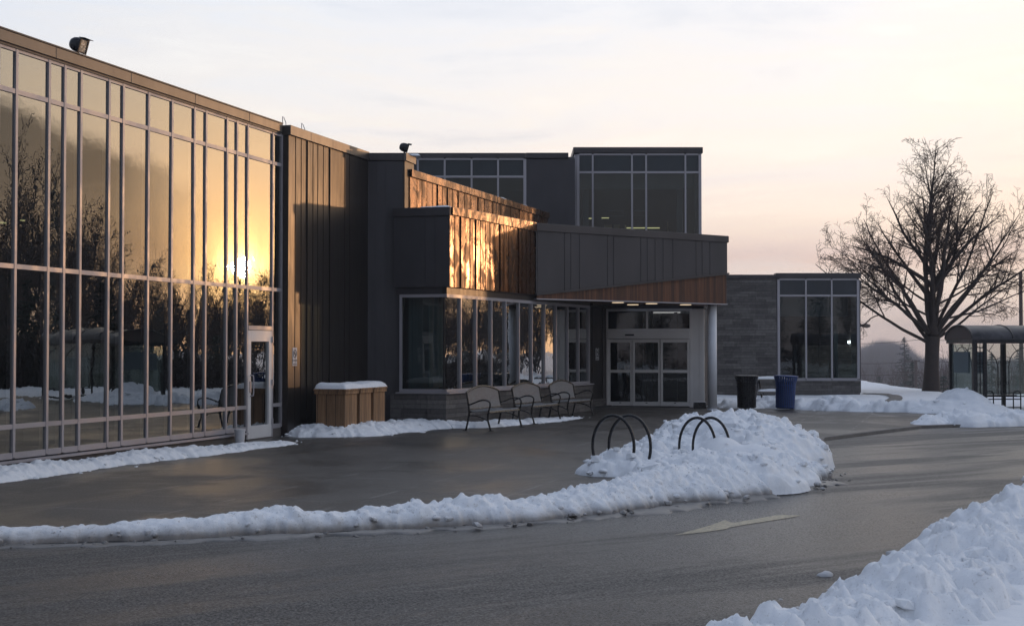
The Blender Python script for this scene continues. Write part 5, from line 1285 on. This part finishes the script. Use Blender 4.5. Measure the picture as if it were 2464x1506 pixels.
for az_, d, s_ in ((42.7, 112, .70), (43.25, 104, .58), (43.75, 118, .74), (44.3, 109, .62), (45.1, 115, .74), (46.2, 110, .7)):
    a_ = R(az_); put(v1 if s_ > .65 else v2, mx + d*math.sin(a_), my + d*math.cos(a_), -.4, s_, az_*9, 'leafless tree standing in the belt beyond the lot', GB)
for k in range(26):
    a_ = R(38 + k*.62 + rng.uniform(-.25, .25)); d = rng.uniform(108, 124); x, y = mx + d*math.sin(a_), my + d*math.cos(a_)
    if x / y > .40: put(rng.choice((v1, v2, v3)), x, y, -.4, rng.uniform(.42, .72), rng.uniform(0, 6), 'leafless tree standing in the belt beyond the lot', GB)
rng = random.Random(79)
for k in range(30):
    x = -62 + k*4.3 + rng.uniform(-1.5, 1.5); y = rng.uniform(-78, -58)
    if k % 3: put(rng.choice((c1, c2)), x, y, -.3, rng.uniform(.8, 1.35), rng.uniform(0, 6), 'dark evergreen in the row across the street behind the viewer', 'evergreens across the street')
    else: put(rng.choice((v1, v2, v3)), x, y, -.3, rng.uniform(.7, 1.0), rng.uniform(0, 6), 'leafless tree in the row across the street behind the viewer', 'leafless trees across the street')
rng = random.Random(80); hd = MB()
for k in range(30):
    az_ = 43.8 + k*.72; d = rng.uniform(68, 76); a_ = R(az_); x, y = mx + d*math.sin(a_), my + d*math.cos(a_)
    if x / y < .40: continue
    if k % 2: put(c2 if k % 4 else c1, x, y, -.3, rng.uniform(.32, .45) if az_ < 47.5 else rng.uniform(.42, .75), rng.uniform(0, 6), 'short dense evergreen in the screen beside the shelter lot', 'screen of short evergreens')
for _ in range(7000):
    az_ = rng.uniform(43.2, 66); a_ = R(az_); d = rng.uniform(66, 79); x, y = mx + d*math.sin(a_), my + d*math.cos(a_)
    if x / y < .395: continue
    H_ = rng.uniform(.8, 2.1) if az_ < 47.5 else rng.uniform(1.2, 3.4); w_ = Vector((rng.gauss(0, 1), rng.gauss(0, 1), 0)).normalized()*rng.uniform(.03, .08); p_ = Vector((x, y, -.3)); l_ = Vector((rng.gauss(0, .4), rng.gauss(0, .4), H_))
    hd.poly([p_-w_, p_+w_, p_+l_])
    for k in range(3):
        q_ = p_+l_*rng.uniform(.2, .8); e_ = Vector((rng.gauss(0, .5), rng.gauss(0, .5), rng.uniform(.1, .7))); hd.poly([q_-w_*.6, q_+w_*.6, q_+e_])
tag(hd.build('hedge_brush', 'bark'), 'dense dark brush screen beyond the shelter', 'brush', kind='stuff')
th = MB(); rng = random.Random(31)
for _ in range(12000):
    a_ = R(rng.uniform(37, 68)); d = rng.uniform(125, 170); x, y = mx + d*math.sin(a_), my + d*math.cos(a_)
    if a_ < R(44) and _ % 4: continue
    if _ % 4 == 0: x, y, a_ = rng.uniform(-70, 80), rng.uniform(-86, -74), 1.2
    elif x / y < .40: continue
    H_ = rng.uniform(.5, 1.1 if math.degrees(a_) < 47 else 3.6)*(.7 + .9*noise.noise(Vector((x*.05, y*.05, 3)))); w_ = Vector((rng.gauss(0, 1), rng.gauss(0, 1), 0)).normalized()*rng.uniform(.03, .09); l_ = Vector((rng.gauss(0, .5), rng.gauss(0, .5), H_)); p_ = Vector((x, y, -.3))
    th.poly([p_-w_, p_+w_, p_+l_]); 
    for k in range(3):
        q_ = p_+l_*rng.uniform(.3, .8); e_ = Vector((rng.gauss(0, .6), rng.gauss(0, .6), rng.uniform(.2, .9))); th.poly([q_-w_*.5, q_+w_*.5, q_+e_])
tag(th.build('thicket', 'twig'), 'brushy undergrowth below the tree belt', 'undergrowth', kind='stuff')
# conifers and bare trees in the valley beyond the ridge
for (px, ytop, y, v, s0, l_) in ((2115, 905, 285, 'c', .8, 'small dark conifer in the hazy valley left of the utility pole'), (2176, 812, 361, 'c', 1.9, 'tall ragged conifer rising above the hazy hillside'),
        (2196, 870, 212, 'c', .9, 'dense dark conifer wrapped round the utility pole'), (2270, 905, 140, 'c', .9, 'low dark conifer just right of the big tree trunk'),
        (2212, 846, 285, 'b', 1, 'faint leafless tree just left of the big trunk'), (2270, 832, 247, 'b', 1, 'leafless tree between the trunk and the shelter'), (2290, 838, 237, 'b', 1, 'leafless tree behind the left end of the shelter'),
        (2155, 868, 323, 'b', 1, 'pale leafless tree on the hazy slope'), (2330, 852, 228, 'b', 1, 'leafless tree seen through the shelter end pane'), (2385, 850, 218, 'c', 1, 'evergreen seen through the shelter glass'), (2425, 846, 212, 'b', 1, 'leafless tree seen through the shelter back pane'),
        (2452, 842, 224, 'c', 1, 'evergreen at the right edge seen through the shelter'), (2100, 862, 380, 'b', 1, 'pale leafless tree at the foot of the hazy hill'), (2405, 850, 145, 'b', 1, 'leafless tree behind the shelter notice')):
    x = X(px, y); zb = terrain(x, y); H_ = Zh(ytop, y) - zb
    vv = c1 if v == 'c' else rng.choice((v1, v2)); h0 = {c1.name: 10.5, v1.name: 13.0, v2.name: 10.5}[vv.name]
    put(vv, x, y, zb, H_/h0, rng.uniform(0, 6), l_, None); 
for o_ in sc.objects:
    if 'group' in o_.keys() and o_['group'] is None: del o_['group']
# far wooded hill: one mass of bare crowns
rng = random.Random(5); fw = MB()
def hillz(px):   # outline of the wood on the photo grid
    pts = [(1900, 846), (2000, 838), (2075, 825), (2110, 812), (2140, 808), (2175, 820), (2200, 838), (2225, 858), (2260, 866), (2330, 862), (2420, 866), (2520, 850), (2700, 846)]
    for (a, ya), (b, yb2) in zip(pts, pts[1:]):
        if a <= px <= b: return ya + (yb2-ya)*(px-a)/(b-a)
    return 860
hm = MB(); rows = []
for y in (380, 500, 640, 800, 960, 1100, 1200, 1300, 1450):
    row = []
    for px in range(1850, 2760, 25):
        x = X(px, y); zt = Zh(hillz(px)+14, 1200) - 10; f = min(1, max(0, (y-380)/820)); zb = -16.5
        row.append((x, y, zb - .5 + max(0, zt-zb)*(f*f*(3-2*f))))
    rows.append(row)
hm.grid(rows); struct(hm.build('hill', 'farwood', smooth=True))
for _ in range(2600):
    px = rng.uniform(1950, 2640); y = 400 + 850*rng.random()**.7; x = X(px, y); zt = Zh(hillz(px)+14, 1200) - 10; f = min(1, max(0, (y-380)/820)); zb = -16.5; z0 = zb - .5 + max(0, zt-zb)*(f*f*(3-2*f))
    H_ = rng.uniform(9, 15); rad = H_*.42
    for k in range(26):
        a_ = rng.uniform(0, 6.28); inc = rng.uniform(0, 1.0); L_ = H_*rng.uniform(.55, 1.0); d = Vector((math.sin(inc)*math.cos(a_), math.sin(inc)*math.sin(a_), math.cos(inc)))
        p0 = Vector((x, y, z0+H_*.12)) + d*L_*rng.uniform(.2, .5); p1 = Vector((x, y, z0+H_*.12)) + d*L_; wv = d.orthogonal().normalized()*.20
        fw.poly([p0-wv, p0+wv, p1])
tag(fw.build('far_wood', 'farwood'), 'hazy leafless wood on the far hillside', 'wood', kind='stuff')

# ------------------------------------------------------------------ haze
HZ = True
if HZ:
    hb = MB(); hb.box(-92, 704, -92, 1504, -42, 30)
    m = bpy.data.materials.new('haze_air'); m.use_nodes = True; q = NT(m.node_tree)
    for nd in list(q.n): q.n.remove(nd)
    o_ = q.new('ShaderNodeOutputMaterial'); pv = q.new('ShaderNodeVolumePrincipled'); pv.inputs['Color'].default_value = (.86, .88, .95, 1); pv.inputs['Density'].default_value = .00060
    q.l.new(pv.outputs[0], o_.inputs['Volume']); M['haze'] = m
    hz = hb.build('haze', 'haze'); hz['kind'] = 'stuff'; hz['label'] = 'thin winter haze over the valley'
